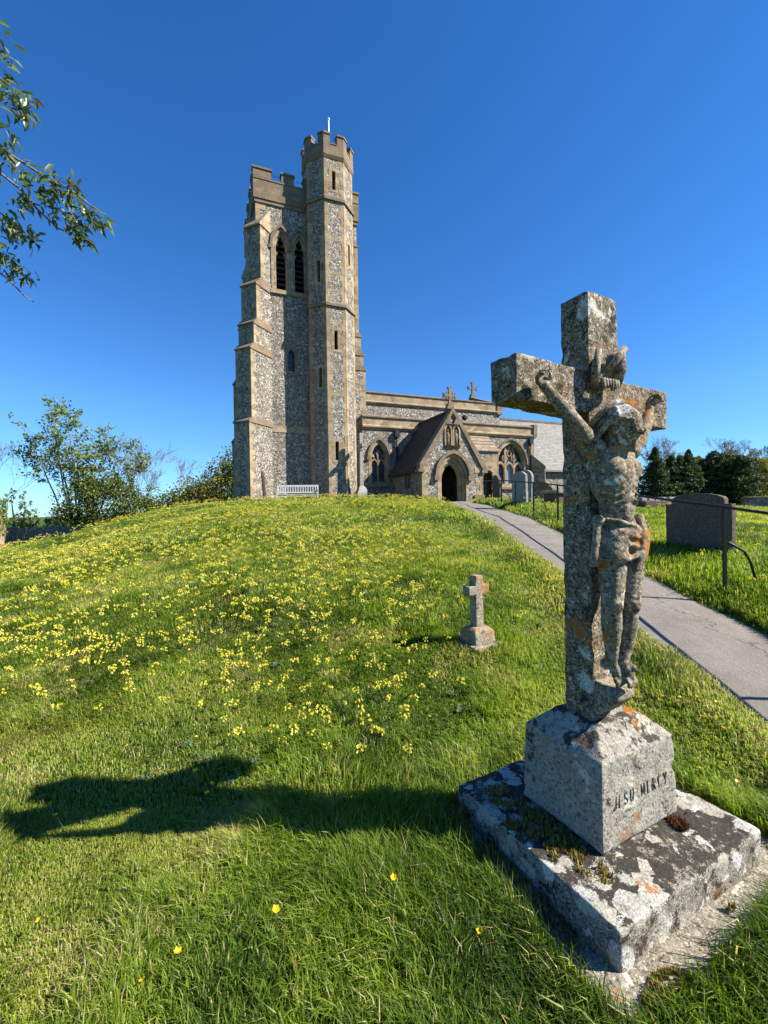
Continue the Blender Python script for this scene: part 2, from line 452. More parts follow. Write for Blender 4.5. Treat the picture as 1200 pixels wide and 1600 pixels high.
# path: worn asphalt with grit and a broken edge
def m_path():
    t = NT('worn_asphalt')
    f = t.noise(150, 3, .7); n = t.noise(3, 5, .6); c = t.voronoi(1.3, 'DISTANCE_TO_EDGE', 'Distance', co=t.distort(.5, 2.0))
    col = t.mix(t.mrange(n, .3, .7), (.175,.155,.130), (.265,.238,.200))
    col = t.mix(t.mrange(f, .4, .65, 0, .55), col, (.12,.108,.098))
    col = t.mix(t.mrange(t.noise(90, 2), .62, .7, 0, .6), col, (.50,.48,.45))
    col = t.mix(t.mrange(c, .0, .006, .5, 0), col, (.07,.065,.055))
    col = t.mix(t.mrange(t.noise(1.1, 4), .55, .7, 0, .35), col, (.17,.155,.13))
    st = t.noise(4, 4, .7, co=t.mapping(scale=(9, .7, 1)))
    col = t.mix(t.mrange(st, .45, .7, 0, .4), col, (.13,.118,.10))
    col = t.mix(t.mrange(t.voronoi(.55, 'DISTANCE_TO_EDGE', 'Distance', co=t.distort(.7, 3.0)), 0, .010, .75, 0), col, (.05,.05,.035))
    return t.finish(col, .92, t.bump(f, .6, .012), .15)
PATHM = m_path()
ys = np.arange(-11.5, 23.75, .11); cols = np.linspace(-1, 1, 9)
pm, ph = path_mid(ys), path_half(ys)
wl = (fbm(ys, ys*0+3, 1.7, 2)-.5)*.16 + (fbm(ys, ys*0+8, 7, 4)-.5)*.10
wr = (fbm(ys, ys*0+5, 1.7, 9)-.5)*.16 + (fbm(ys, ys*0+1, 7, 6)-.5)*.10
pv = []
for y, m_, hh, a, b in zip(ys, pm, ph, wl, wr):
    z = np.interp(y, PATH_Y, PATH_Z)
    for c in cols:
        w_ = hh + (a if c < 0 else b)
        pv.append((m_ + c*w_, y, z + .012 - .02*c*c + .004*math.sin(y*3+c*2)))
idx = np.arange(len(pv)).reshape(len(ys), len(cols))
q = np.stack([idx[:-1,:-1], idx[:-1,1:], idx[1:,1:], idx[1:,:-1]], -1).reshape(-1, 4)
me = fast_mesh('path', np.array(pv), np.full(len(q), 4), q.ravel(), [PATHM], smooth=True)
tag(link(bpy.data.objects.new('path', me)), kind='structure', label='worn grey asphalt path climbing to the church porch', cat='path')
# ------------------------------------------------------------------ church
CH = empty('church', (-7.1, 24.1, 1.8), R(22))
tag(CH, 'flint and stone parish church with a tall battlemented tower', 'church')

def quoins(mb, c, u1, n1, u2, n2, z0, z1, m=None, h=.31, la=.46, lb=.24, seed=0, t=.014):
    """alternating long and short corner blocks on the two faces meeting at c"""
    r = random.Random(seed); z = z0; k = seed % 2
    m = m or LIME
    while z < z1 - .02:
        hh = min(h * r.uniform(.8, 1.25), z1 - z)
        for (u, n, tt, ln, st) in ((u1, n1, t, la if k % 2 else lb, -t*.7), (u2, n2, t*.8, lb if k % 2 else la, -.02)):
            ln = ln * r.uniform(.85, 1.2)
            u = Vector((*u, 0)); n = Vector((*n, 0)); p = Vector((*c, 0))
            a = p + u*st - n*.05; b = p + u*ln - n*.05
            d = n*(.05+tt)
            base = [a + Vector((0,0,z)), b + Vector((0,0,z)), b + d + Vector((0,0,z)), a + d + Vector((0,0,z))]
            mb.prism(base, (0,0,hh-.006), m)
        z += hh; k += 1

def arch(w, s, ap, n=7, z0=None):
    """pointed arch outline (u,z), bottom-left round to bottom-right; w half width, s springing, ap apex"""
    r = ap - s; RR = (w*w + r*r) / (2*w)
    L = []
    a0 = math.atan2(r, RR - w) if RR > w else PI - math.atan2(r, w-RR)
    for i in range(n+1):
        a = a0 * i / n
        L.append((-w + RR - RR*math.cos(a), s + RR*math.sin(a)))
    L[-1] = (0, ap)
    pts = ([(-w, z0)] if z0 is not None else []) + L + [(-x, z) for x, z in L[-2::-1]] + ([(w, z0)] if z0 is not None else [])
    return pts

def arch_ring(mb, uc, outer, inner, b0, b1, m, T=None):
    """ring between two outlines with the same count, from depth b0 (front) to b1"""
    T = T or (lambda u, b, z: (u, b, z))
    n = len(outer); v = []
    for b in (b0, b1):
        v += [T(uc+u, b, z) for u, z in outer] + [T(uc+u, b, z) for u, z in inner]
    f = []
    for i in range(n-1):
        f += [(i, i+1, n+i+1, n+i), (2*n+i, 3*n+i, 3*n+i+1, 2*n+i+1), (i, 2*n+i, 2*n+i+1, i+1), (n+i, n+i+1, 3*n+i+1, 3*n+i)]
    f += [(0, n, 3*n, 2*n), (n-1, 3*n-1, 4*n-1, 2*n-1)]
    mb.add(v, f, m)

def arch_solid(mb, uc, pts, b0, b1, m, T=None):
    T = T or (lambda u, b, z: (u, b, z))
    n = len(pts)
    v = [T(uc+u, b0, z) for u, z in pts] + [T(uc+u, b1, z) for u, z in pts]
    f = [tuple(range(n)), tuple(range(2*n-1, n-1, -1))] + [(i, n+i, n+(i+1) % n, (i+1) % n) for i in range(n)]
    mb.add(v, f, m)

ZB = -1.2
# ---- tower
mb = MB(); TX, TW, TD = .28, 6.15, 6.0
mb.box(TX, TW, 0, TD, ZB, 17.1, FLINT)
cuts = []
BELL = ((1.63, .36), (2.68, .36))
for c, w in BELL:
    k = MB(); arch_solid(k, c, arch(w, 14.55, 15.55, z0=12.3), -.5, .55, LIME); cuts.append(k)
k = MB(); arch_solid(k, 2.10, arch(.19, 8.6, 8.98, z0=7.72), -.5, .35, LIME2); cuts.append(k)
k = MB(); arch_solid(k, 3.0, arch(.5, 13.8, 15.2, z0=12.3), 5.5, 6.5, LIME); cuts.append(k)
twm = cut(mb.mesh('tower'), cuts)
tower = link(bpy.data.objects.new('tower', twm), CH)
d = MB()
quoins(d, (TX,0), (1,0), (0,-1), (0,1), (-1,0), 8.5, 17.0, seed=1)
quoins(d, (TW,TD), (-1,0), (0,1), (0,-1), (1,0), ZB, 17.0, seed=3)
d.box(TX-.03, TW+.03, -.03, TD+.03, 4.22, 4.58, LIME)
d.box(TX-.07, TW+.07, -.07, TD+.07, 16.92, 17.12, LIME2)
# belfry: broad shared stone surround, inner orders and hoods
for c, w in BELL:
    arch_ring(d, c, arch(.56, 14.5, 15.76, z0=12.2), arch(.42, 14.55, 15.60, z0=12.2), -.035, .05, LIME)
    arch_ring(d, c, arch(.42, 14.55, 15.62, z0=12.2), arch(.27, 14.55, 15.42, z0=12.2), .10, .34, LIME)
    arch_ring(d, c, arch(.64, 14.65, 15.94), arch(.53, 14.65, 15.77), -.13, -.0, LIME2)
d.box(1.0, 3.30, -.10, .02, 12.02, 12.24, LIME)
for x in (1.0, 2.155, 3.31): d.box(x-.09, x+.09, -.15, 0, 14.5, 14.66, LIME2)
# lancet surround
arch_ring(d, 2.10, arch(.36, 8.6, 9.2, z0=7.6), arch(.19, 8.6, 8.98, z0=7.6), -.025, .05, LIME2)
d.box(1.74, 2.46, -.05, .03, 7.48, 7.66, LIME2)
base = d
for x in (0, ):
    base.box(TX-.08, TW+.08, -.08, TD+.08, ZB, .35, LIME2)
d.build('dressed_stone', tower)
for c, w in BELL:
    m = MB()
    for i in range(9):
        z = 12.34 + i*.31
        m.add([(c-.3, .16, z), (c+.3, .16, z), (c+.3, .44, z+.24), (c-.3, .44, z+.24), (c-.3, .19, z-.035), (c+.3, .19, z-.035), (c+.3, .47, z+.205), (c-.3, .47, z+.205)],
              [(0,1,2,3), (7,6,5,4), (0,4,5,1), (1,5,6,2), (2,6,7,3), (3,7,4,0)], LOUVRE)
    m.box(c-.42, c+.42, .50, .54, 12.25, 15.3, DARK)
    # cusps of the trefoil head
    for s in (-1, 1):
        m.prism([(c+s*.27, .15, 14.78), (c+s*.27, .15, 15.15), (c+s*.10, .15, 14.88)], (0, .12, 0), LIME2)
        m.prism([(c+s*.24, .15, 14.25), (c+s*.28, .15, 14.5), (c+s*.15, .15, 14.42)], (0, .12, 0), LIME2)
    m.build('louvre_window', tower, True)
m = MB(); m.box(1.86, 2.34, .22, .26, 7.7, 9.0, GLASS)
for z in (8.0, 8.3, 8.6): m.box(1.9, 2.3, .20, .225, z, z+.02, IRON)
m.build('lancet_window', tower)
# parapet with battlements
m = MB()
x0, x1, y0, y1, th = TX-.12, TW+.12, -.12, TD+.12, .36
for a, b_, c, e_ in ((x0, x1, y0, y0+th), (x0, x1, y1-th, y1), (x0, x0+th, y0+th, y1-th), (x1-th, x1, y0+th, y1-th)):
    m.box(a, b_, c, e_, 17.12, 18.16, LIME2)
    # coping of the sunk parts
    if b_-a > 1: m.box(a+.01, b_-.01, c-.03, e_+.03, 18.16, 18.24, LIME2)
    else: m.box(a-.03, b_+.03, c, e_, 18.16, 18.235, LIME2)
mer = [(0, .98), (1.55, 2.25), (2.80, 3.55), (4.2, 5.0), (5.2, TW-TX+.24)]
for a, b_ in mer:
    for (p, q_) in ((y0, y0+th), (y1-th, y1)):
        m.box(x0+a, x0+b_, p, q_, 18.245, 18.72, LIME2)
        m.box(x0+a-.05, x0+b_+.05, p-.05, q_+.05, 18.72, 18.82, LIME2)
for a, b_ in ((.55, 1.2), (1.78, 2.52), (3.1, 3.84), (4.6, 5.6)):
    for (p, q_) in ((x0+.004, x0+th-.004), (x1-th+.004, x1-.004)):
        m.box(p, q_, y0+a, y0+b_, 18.24, 18.71, LIME2)
        m.box(p-.05, q_+.05, y0+a-.05, y0+b_+.05, 18.71, 18.81, LIME2)
m.box(x0+th, x1-th, y0+th, y1-th, 17.2, 17.4, LEADPIPE)
for s in ((x0+1.0, x0+1.9), (x0+2.4, x0+3.2)):
    m.tube([(s[0], y0+.2, 18.66), (s[1], y0+.2, 18.64)], .012, IRON, 5)
m.build('parapet', tower)

# ---- buttresses
def buttress(c, dv, stages, hw, parent, top, seed, tip=True):
    """stages: (z_top, projection) from the ground up; dv outward direction"""
    dv = Vector((*dv, 0)).normalized(); lv = Vector((-dv.y, dv.x, 0))
    Mx = Matrix(((dv.x, lv.x, 0, c[0]), (dv.y, lv.y, 0, c[1]), (0, 0, 1, 0), (0, 0, 0, 1)))
    m = MB(Mx); q = MB(Mx)
    z0 = ZB; B = -.75
    for i, (zt, p) in enumerate(stages):
        nxt = stages[i+1][1] if i+1 < len(stages) else B + .3
        m.prism([(B, -hw, z0), (p, -hw, z0), (p, -hw, zt), (B, -hw, zt)], (0, 2*hw, 0), FLINT)
        quoins(m, (p, -hw), (0,1), (1,0), (-1,0), (0,-1), z0 + (.02 if i else 0), zt, seed=seed+i, lb=.18, la=.36)
        quoins(m, (p, hw), (0,-1), (1,0), (-1,0), (0,1), z0 + (.02 if i else 0), zt, seed=seed+i+5, lb=.18, la=.36)
        dz = max(.18, (p-nxt)*1.15)
        if i+1 < len(stages):
            # sloped weathering with a drip
            prof = [(B, zt), (p+.07, zt), (p+.07, zt+.09), (nxt+.012, zt+.09+dz), (B, zt+.09+dz)]
            m.prism([(a, -hw-.05, z) for a, z in prof], (0, 2*hw+.1, 0), LIME2)
            z0 = zt + .09 + dz*.35
        else:
            if tip:
                prof = [(B, zt), (p+.08, zt), (p+.08, zt+.1), (B, zt+1.55)]
                m.prism([(a, -hw-.06, z) for a, z in prof], (0, 2*hw+.12, 0), LIME)
            else:
                prof = [(B, zt), (p+.05, zt), (p+.05, zt+.08), (B, zt+.7)]
                m.prism([(a, -hw-.05, z) for a, z in prof], (0, 2*hw+.1, 0), LIME2)
    m.box(B, stages[0][1]+.1, -hw-.08, hw+.08, ZB, .42, LIME2)
    return m.build('buttress', parent, True)
ST = [(4.45, 1.42), (8.35, 1.22), (9.75, .94), (11.95, .68), (15.35, .28)]
buttress((TX, 0), (-1, -1), ST, .50, tower, True, 1)
buttress((TX, TD), (-1, 1), [(z_, p_-.35) for z_, p_ in ST], .50, tower, True, 7)
buttress((TW, TD), (1, 1), [(z_, p_-.3) for z_, p_ in ST], .50, tower, True, 4)
m_ = buttress((TW-.02, .48), (1, 0), [(4.5, .62), (8.2, .42), (9.1, .30), (10.2, .16), (15.6, .04)], .52, tower, True, 9, False)

# ---- stair turret (octagon)
tc = Vector((4.42, .05)); ra = 1.33
def octo(r, z):
    rr = r / math.cos(PI/8)
    return [(tc.x + rr*math.cos(PI/8 + k*PI/4), tc.y + rr*math.sin(PI/8 + k*PI/4), z) for k in range(8)]
def octo_band(mb, r0, z0, z1, m, r1=None):
    v = octo(r0, z0) + octo(r1 if r1 else r0, z1)
    mb.add(v, [(k, (k+1) % 8, 8+(k+1) % 8, 8+k) for k in range(8)] + [tuple(range(7, -1, -1)), tuple(range(8, 16))], m)
def facet(k):
    """transform for facet with outward angle k*45 deg: (u, depth behind face, z) -> local"""
    an = k*PI/4; nv_ = Vector((math.cos(an), math.sin(an))); uv = Vector((-nv_.y, nv_.x))
    def T(u, b, z):
        p = tc + nv_*(ra - b) + uv*u
        return (p.x, p.y, z)
    return T
S_, SE_, SW_ = facet(6), facet(7), facet(5)
slits = [(S_, .0, 17.76, 18.80), (S_, -.02, 8.82, 9.88), (S_, -.06, 2.6, 3.64), (SE_, .0, 13.9, 15.1), (SW_, .1, 12.6, 13.8), (SW_, .1, 6.7, 7.8)]
mb = MB(); octo_band(mb, ra, ZB, 19.7, FLINT)
cuts = []
for T, u, z0, z1 in slits:
    k = MB(); k.add([T(u-.10,-.2,z0), T(u+.10,-.2,z0), T(u+.10,.4,z0), T(u-.10,.4,z0), T(u-.10,-.2,z1), T(u+.10,-.2,z1), T(u+.10,.4,z1), T(u-.10,.4,z1)],
                    [(0,3,2,1), (4,5,6,7), (0,1,5,4), (1,2,6,5), (2,3,7,6), (3,0,4,7)], LIME); cuts.append(k)
turret = link(bpy.data.objects.new('stair_turret', cut(mb.mesh('stair_turret'), cuts)), CH)
d = MB()
for k in range(8):
    an = PI/8 + k*PI/4; rr = ra/math.cos(PI/8)
    c = (tc.x + rr*math.cos(an), tc.y + rr*math.sin(an))
    a1, a2 = k*PI/4, (k+1)*PI/4
    n1 = (math.cos(a1), math.sin(a1)); n2 = (math.cos(a2), math.sin(a2))
    quoins(d, c, (n1[1], -n1[0]), n1, (-n2[1], n2[0]), n2, ZB, 19.6, seed=20+k, la=.29, lb=.17, h=.36, t=.012)
octo_band(d, ra+.10, 11.22, 11.36, LIME2); octo_band(d, ra+.10, 11.36, 11.5, LIME2, ra+.01)
octo_band(d, ra+.10, 17.12, 17.27, LIME2); octo_band(d, ra+.10, 17.27, 17.42, LIME2, ra+.01)
octo_band(d, ra+.03, 19.45, 19.62, LIME2, ra+.10); octo_band(d, ra+.10, 19.62, 19.72, LIME2)
octo_band(d, ra+.06, ZB, .40, LIME2)
for T, u, z0, z1 in slits:
    for (a, b_, c, e_) in ((u-.28, u-.10, z0-.14, z1+.16), (u+.10, u+.30, z0-.14, z1+.16), (u-.10, u+.10, z1, z1+.16), (u-.10, u+.10, z0-.14, z0)):
        d.add([T(a,-.012,c), T(b_,-.012,c), T(b_,.06,c), T(a,.06,c), T(a,-.012,e_), T(b_,-.012,e_), T(b_,.06,e_), T(a,.06,e_)],
              [(0,3,2,1), (4,5,6,7), (0,1,5,4), (1,2,6,5), (2,3,7,6), (3,0,4,7)], LIME)
for T, zc in ((S_, 14.9), (S_, 6.2), (S_, 13.0), (SE_, 16.3), (SE_, 12.6), (SE_, 7.4)):
    a, b_, c, e_ = -.56, .56, zc, zc+.2
    d.add([T(a,-.008,c), T(b_,-.008,c), T(b_,.06,c), T(a,.06,c), T(a,-.008,e_), T(b_,-.008,e_), T(b_,.06,e_), T(a,.06,e_)],
          [(0,3,2,1), (4,5,6,7), (0,1,5,4), (1,2,6,5), (2,3,7,6), (3,0,4,7)], LIME)
d.build('dressed_stone', turret, True)
for T, u, z0, z1 in slits:
    m = MB(); m.add([T(u-.12,.30,z0-.02), T(u+.12,.30,z0-.02), T(u+.12,.30,z1+.02), T(u-.12,.30,z1+.02)], [(0,1,2,3)], DARK)
    m.build('slit_window', turret)
# battlement: ring wall, merlons wrapped round each corner
m = MB()
def ring_seg(mb, ro, ri, pts_ang, z0, z1, mat):
    n = len(pts_ang); v = []
    for z in (z0, z1):
        for r_ in (ro, ri):
            v += [(tc.x + r_*f*math.cos(a), tc.y + r_*f*math.sin(a), z) for a, f in pts_ang]
    f = []
    for i in range(n-1):
        f += [(i, i+1, 2*n+i+1, 2*n+i), (n+i+1, n+i, 3*n+i, 3*n+i+1), (2*n+i, 2*n+i+1, 3*n+i+1, 3*n+i), (i+1, i, n+i, n+i+1)]
    f += [(0, 2*n, 3*n, n), (n-1, 2*n-1, 4*n-1, 3*n-1)]
    mb.add(v, f, mat)
ro, ri = ra+.07, ra-.22
fac = lambda a: 1/math.cos(((a + PI/8) % (PI/4)) - PI/8)
ring = [(k*PI/4 + s, fac(k*PI/4+s)) for k in range(8) for s in (-PI/8+1e-4, 0)]; ring.append((ring[0][0]+2*PI, ring[0][1]))
ring_seg(m, ro, ri, ring, 19.725, 20.22, LIME2)
for k in range(8):
    c = PI/8 + k*PI/4; w = math.atan(.37*math.tan(PI/8)/1) ; w = PI/8 - w
    seg = [(c-w, fac(c-w)), (c-1e-3, fac(c-1e-3)), (c+1e-3, fac(c+1e-3)), (c+w, fac(c+w))]
    ring_seg(m, ro-.004, ri+.004, seg, 20.222, 20.74, LIME2)
    w2 = w+.02
    seg = [(c-w2, fac(c-w2)), (c-1e-3, fac(c-1e-3)), (c+1e-3, fac(c+1e-3)), (c+w2, fac(c+w2))]
    ring_seg(m, ro+.045, ri-.04, seg, 20.742, 20.84, LIME2)
    wg = PI/8 - w - .025; c2 = k*PI/4
    ring_seg(m, ro+.03, ri-.03, [(c2-wg, fac(c2-wg)), (c2, 1), (c2+wg, fac(c2+wg))], 20.223, 20.28, LIME2)
octo_band(m, ra-.2, 19.6, 19.9, LEADPIPE)
m.build('battlement', turret, True)
m = MB(); m.tube([(4.62, .3, 19.8), (4.62, .3, 21.4), (4.62, .3, 23.0)], [.05, .045, .03], POLE, 8)
m.tube([(4.62, .3, 23.0), (4.62, .3, 23.05), (4.62, .3, 23.12), (4.62, .3, 23.16)], [.03, .07, .07, .01], POLE, 8)
m.build('flagpole', turret)

# ---- south aisle
AB = -.3
mb = MB(); mb.box(TW+.05, 19.1, AB, 2.5, ZB, 4.95, FLINT)
cuts = []
k = MB(); arch_solid(k, 7.25, arch(.46, 2.95, 3.78, z0=1.45), AB-.5, AB+.40, LIME); cuts.append(k)
k = MB(); arch_solid(k, 17.1, arch(1.12, 2.75, 4.22, z0=1.38), AB-.5, AB+.42, LIME); cuts.append(k)
k = MB(); k.box(9.5, 10.65, AB-.4, AB+.35, .1, 2.3, LIME); cuts.append(k)
aisle = link(bpy.data.objects.new('south_aisle', cut(mb.mesh('south_aisle'), cuts)), CH)
d = MB()
arch_ring(d, 7.25, arch(.66, 2.95, 4.02, z0=1.25), arch(.46, 2.95, 3.78, z0=1.25), AB-.015, AB+.06, LIME)
arch_ring(d, 7.25, arch(.76, 2.95, 4.18), arch(.645, 2.95, 4.03), AB-.12, AB, LIME2)
for s in (-1, 1): d.box(7.25+s*.70-.10, 7.25+s*.70+.10, AB-.13, AB, 2.78, 2.945, LIME2)
arch_ring(d, 17.1, arch(1.32, 2.75, 4.44, z0=1.2), arch(1.12, 2.75, 4.22, z0=1.2), AB-.015, AB+.06, LIME)
arch_ring(d, 17.1, arch(1.42, 2.75, 4.60), arch(1.31, 2.75, 4.45), AB-.12, AB, LIME2)
d.prism([(6.5, AB-.14, 1.12), (6.5, AB+.2, 1.12), (6.5, AB+.2, 1.5), (6.5, AB-.14, 1.24)], (1.5, 0, 0), LIME2)
d.prism([(15.8, AB-.16, 1.02), (15.8, AB+.2, 1.02), (15.8, AB+.2, 1.42), (15.8, AB-.16, 1.16)], (2.6, 0, 0), LIME2)
d.box(15.2, 15.78, AB-.016, AB+.05, 1.0, 3.6, LIME)
quoins(d, (19.1, AB), (-1,0), (0,-1), (0,1), (1,0), ZB, 4.9, seed=40)
d.box(TW+.8, 19.14, AB-.09, AB+.1, ZB, .55, LIME2)
d.build('dressed_stone', aisle, True)
m = MB()
# parapet: string, plain ashlar face, projecting coping; all round the aisle
m.prism([(TW+.06, AB+.05, 4.62), (TW+.06, AB-.05, 4.62), (TW+.06, AB-.14, 4.76), (TW+.06, AB-.14, 4.84), (TW+.06, AB-.06, 4.90), (TW+.06, AB+.05, 4.90)], (19.12-TW, 0, 0), LIME)
m.box(TW+.07, 19.15, AB-.04, AB+.32, 4.90, 5.36, LIME)
m.prism([(TW+.06, AB-.12, 5.36), (TW+.06, AB-.12, 5.43), (TW+.06, AB+.1, 5.53), (TW+.06, AB+.36, 5.43), (TW+.06, AB+.36, 5.36)], (19.2-TW, 0, 0), LIME2)
m.box(19.0, 19.30, AB-.16, AB+.40, 4.70, 5.60, LIME2)
m.box(18.8, 19.15, AB+.40, 2.45, 4.9, 5.4, LIME)
m.box(TW+.1, 18.8, AB+.32, 2.5, 4.96, 5.02, LEADPIPE)
m.build('parapet', aisle, True)
# windows
m = MB()
m.box(6.72, 7.78, AB+.30, AB+.33, 1.3, 3.85, GLASS)
m.box(7.22, 7.28, AB+.14, AB+.30, 1.45, 3.1, LIME)
for s in (-1, 1):
    arch_ring(m, 7.25+s*.23, arch(.23, 2.55, 2.9, 5), arch(.17, 2.55, 2.80, 5), AB+.16, AB+.30, LIME)
m.prism([(7.25, AB+.16, 3.02), (7.36, AB+.16, 3.22), (7.25, AB+.16, 3.45), (7.14, AB+.16, 3.22)], (0, .10, 0), LIME)
for s in (-1, 1): m.prism([(7.25+s*.2, AB+.17, 2.95), (7.25+s*.42, AB+.17, 3.0), (7.25+s*.30, AB+.17, 3.2)], (0, .10, 0), LIME)
m.build('traceried_window', aisle, True)
m = MB()
for i, x in enumerate((16.35, 17.1, 17.85)):
    m.box(x-.37, x+.37, AB+.34, AB+.36, 1.3, 4.25, LEADPALE if i == 1 else GLASS)
for x in (16.72, 17.48): m.box(x-.055, x+.055, AB+.15, AB+.345, 1.38, 3.75, LIME)
for x in (16.35, 17.1, 17.85):
    arch_ring(m, x, arch(.37, 2.5, 2.98, 5), arch(.26, 2.5, 2.80, 5), AB+.17, AB+.33, LIME)
for x, z in ((16.72, 3.2), (17.48, 3.2), (17.1, 3.55), (16.95, 3.9), (17.25, 3.9)):
    arch_ring(m, x, [(.23*math.cos(a), z+.26*math.sin(a)) for a in np.linspace(0, 2*PI, 11)], [(.14*math.cos(a), z+.17*math.sin(a)) for a in np.linspace(0, 2*PI, 11)], AB+.18, AB+.32, LIME)
m.build('traceried_window', aisle, True)
for x in (8.42, 18.72):
    m = MB(); m.tube([(x, AB-.1, .0), (x, AB-.1, 4.3)], .065, LEADPIPE, 8); m.box(x-.15, x+.15, AB-.24, AB-.01, 4.22, 4.6, LEADPIPE)
    for z in (1.2, 2.6): m.box(x-.1, x+.1, AB-.18, AB-.01, z, z+.06, LEADPIPE)
    m.build('downpipe', aisle)
buttress((19.1, AB), (1, -1), [(.95, 1.15), (2.5, .72)], .32, aisle, True, 50, True)

# ---- nave
mb = MB(); NB = 2.5
mb.box(TW+.02, 18.3, NB, 9.6, ZB, 7.0, FLINT)
nave = mb.build('nave', CH)
m = MB()
m.prism([(TW+.03, NB+.05, 6.86), (TW+.03, NB-.05, 6.86), (TW+.03, NB-.14, 6.99), (TW+.03, NB-.14, 7.05), (TW+.03, NB-.06, 7.1), (TW+.03, NB+.05, 7.1)], (18.42-TW, 0, 0), LIME)
m.box(TW+.03, 18.36, NB-.05, NB+.35, 7.10, 7.62, LIME)
m.prism([(TW+.02, NB-.12, 7.62), (TW+.02, NB-.12, 7.68), (TW+.02, NB+.15, 7.78), (TW+.02, NB+.4, 7.68), (TW+.02, NB+.4, 7.62)], (18.5-TW, 0, 0), LIME2)
m.box(18.02, 18.50, NB-.13, NB+.45, 6.84, 7.80, LIME2)
m.build('parapet', nave, True)
m = MB()
m.prism([(TW+.05, NB+.35, 7.05), (TW+.05, 6.0, 8.25), (TW+.05, 9.6, 7.05)], (12.0, 0, 0), LEADPIPE)
m.prism([(18.1, NB+.35, 7.6), (18.1, NB+.35, 7.82), (18.1, 6.05, 9.02), (18.1, 9.6, 7.82), (18.1, 9.6, 7.0), (18.1, NB+.35, 7.0)], (.35, 0, 0), LIME2)
m.build('roof', nave, True)
def gable_cross(p, s, parent, wheel=False):
    m = MB(Matrix.Translation(p) @ Matrix.Scale(s, 4))
    m.prism([(-.26,-.16,-.12), (.26,-.16,-.12), (.14,-.16,.22), (-.14,-.16,.22)], (0,.32,0), LIME2)
    m.box(-.075,.075,-.07,.07,.2,1.15,LIME2); m.box(-.38,.38,-.06,.06,.62,.77,LIME2)
    for x, z in ((-.38,.695), (.38,.695), (0,1.15)):
        for q in (-1, 1):
            if x: m.prism([(x-.06,-.065,z), (x+.07*(1 if x>0 else -1),-.065,z+q*.15), (x-.02,-.065,z+q*.17)], (0,.13,0), LIME2)
            else: m.prism([(0,-.065,z-.08), (q*.16,-.065,z-.02), (q*.13,-.065,z+.08)], (0,.13,0), LIME2)
    if wheel:
        arch_ring(m, 0, [(.30*math.cos(a), .695+.30*math.sin(a)) for a in np.linspace(0,2*PI,17)], [(.22*math.cos(a), .695+.22*math.sin(a)) for a in np.linspace(0,2*PI,17)], -.05, .05, LIME2)
    return m.build('gable_cross', parent, True)
gable_cross((18.27, 6.05, 9.05), 1.05, nave)
# small round vent under the parapet
m = MB(); m.tube([(15.2, NB-.03, 6.45), (15.2, NB+.02, 6.45)], .2, DARK, 12); m.build('round_vent', nave)

# ---- chancel
mb = MB(); mb.box(18.32, 29, 2.3, 8.9, ZB, 2.75, FLINT)
mb.prism([(28.98, 2.3, 2.74), (28.98, 8.9, 2.74), (28.98, 5.6, 7.0)], (.4, 0, 0), FLINT)
chancel = mb.build('chancel', CH, True)
m = MB()
for s in (-1, 1):
    y0_, y1_ = (1.95, 5.6) if s < 0 else (9.25, 5.6)
    m.prism([(18.34, y0_, 2.55), (18.34, y1_, 7.13), (18.34, y1_, 7.28), (18.34, y0_, 2.70)], (11.0, 0, 0), SLATE)
for i in range(28): m.box(18.35+i*.39, 18.35+i*.39+.37, 5.48, 5.72, 7.19, 7.36, LIME2)
m.build('slate_roof', chancel, True)

# ---- porch
PX0, PX1, PF = 8.13, 11.97, -4.3; PC = (PX0+PX1)/2
ze, za = 2.1, 5.02
mb = MB()
mb.prism([(PX0, PF, ZB), (PX1, PF, ZB), (PX1, PF, ze), (PC, PF, za), (PX0, PF, ze)], (0, .42, 0), FLINT)
DC = 10.02
k = MB(); arch_solid(k, DC, arch(.86, 1.35, 2.62, z0=-.5), PF-.5, PF+.9, LIME)
k2 = MB()
for x in (9.76, 10.27): arch_solid(k2, x, arch(.16, 4.0, 4.33, z0=3.22), PF-.5, PF+.2, LIME)
porch = link(bpy.data.objects.new('porch', cut(mb.mesh('porch'), [k, k2])), CH)
d = MB()
d.box(PX0+.001, PX0+.38, PF+.42, AB, ZB, ze, FLINT); d.box(PX1-.38, PX1-.001, PF+.42, AB, ZB, ze, FLINT)
d.box(PX0+.38, PX1-.38, PF+.42, AB, ZB, .08, LIME2)
quoins(d, (PX0, PF), (1,0), (0,-1), (0,1), (-1,0), ZB, ze, seed=60); quoins(d, (PX1, PF), (-1,0), (0,-1), (0,1), (1,0), ZB, ze, seed=62)
d.box(PX0-.07, PX0+.6, PF-.09, PF+.5, ZB, .5, LIME2); d.box(PX1-.6, PX1+.07, PF-.09, PF+.5, ZB, .5, LIME2)
d.build('dressed_stone', porch)
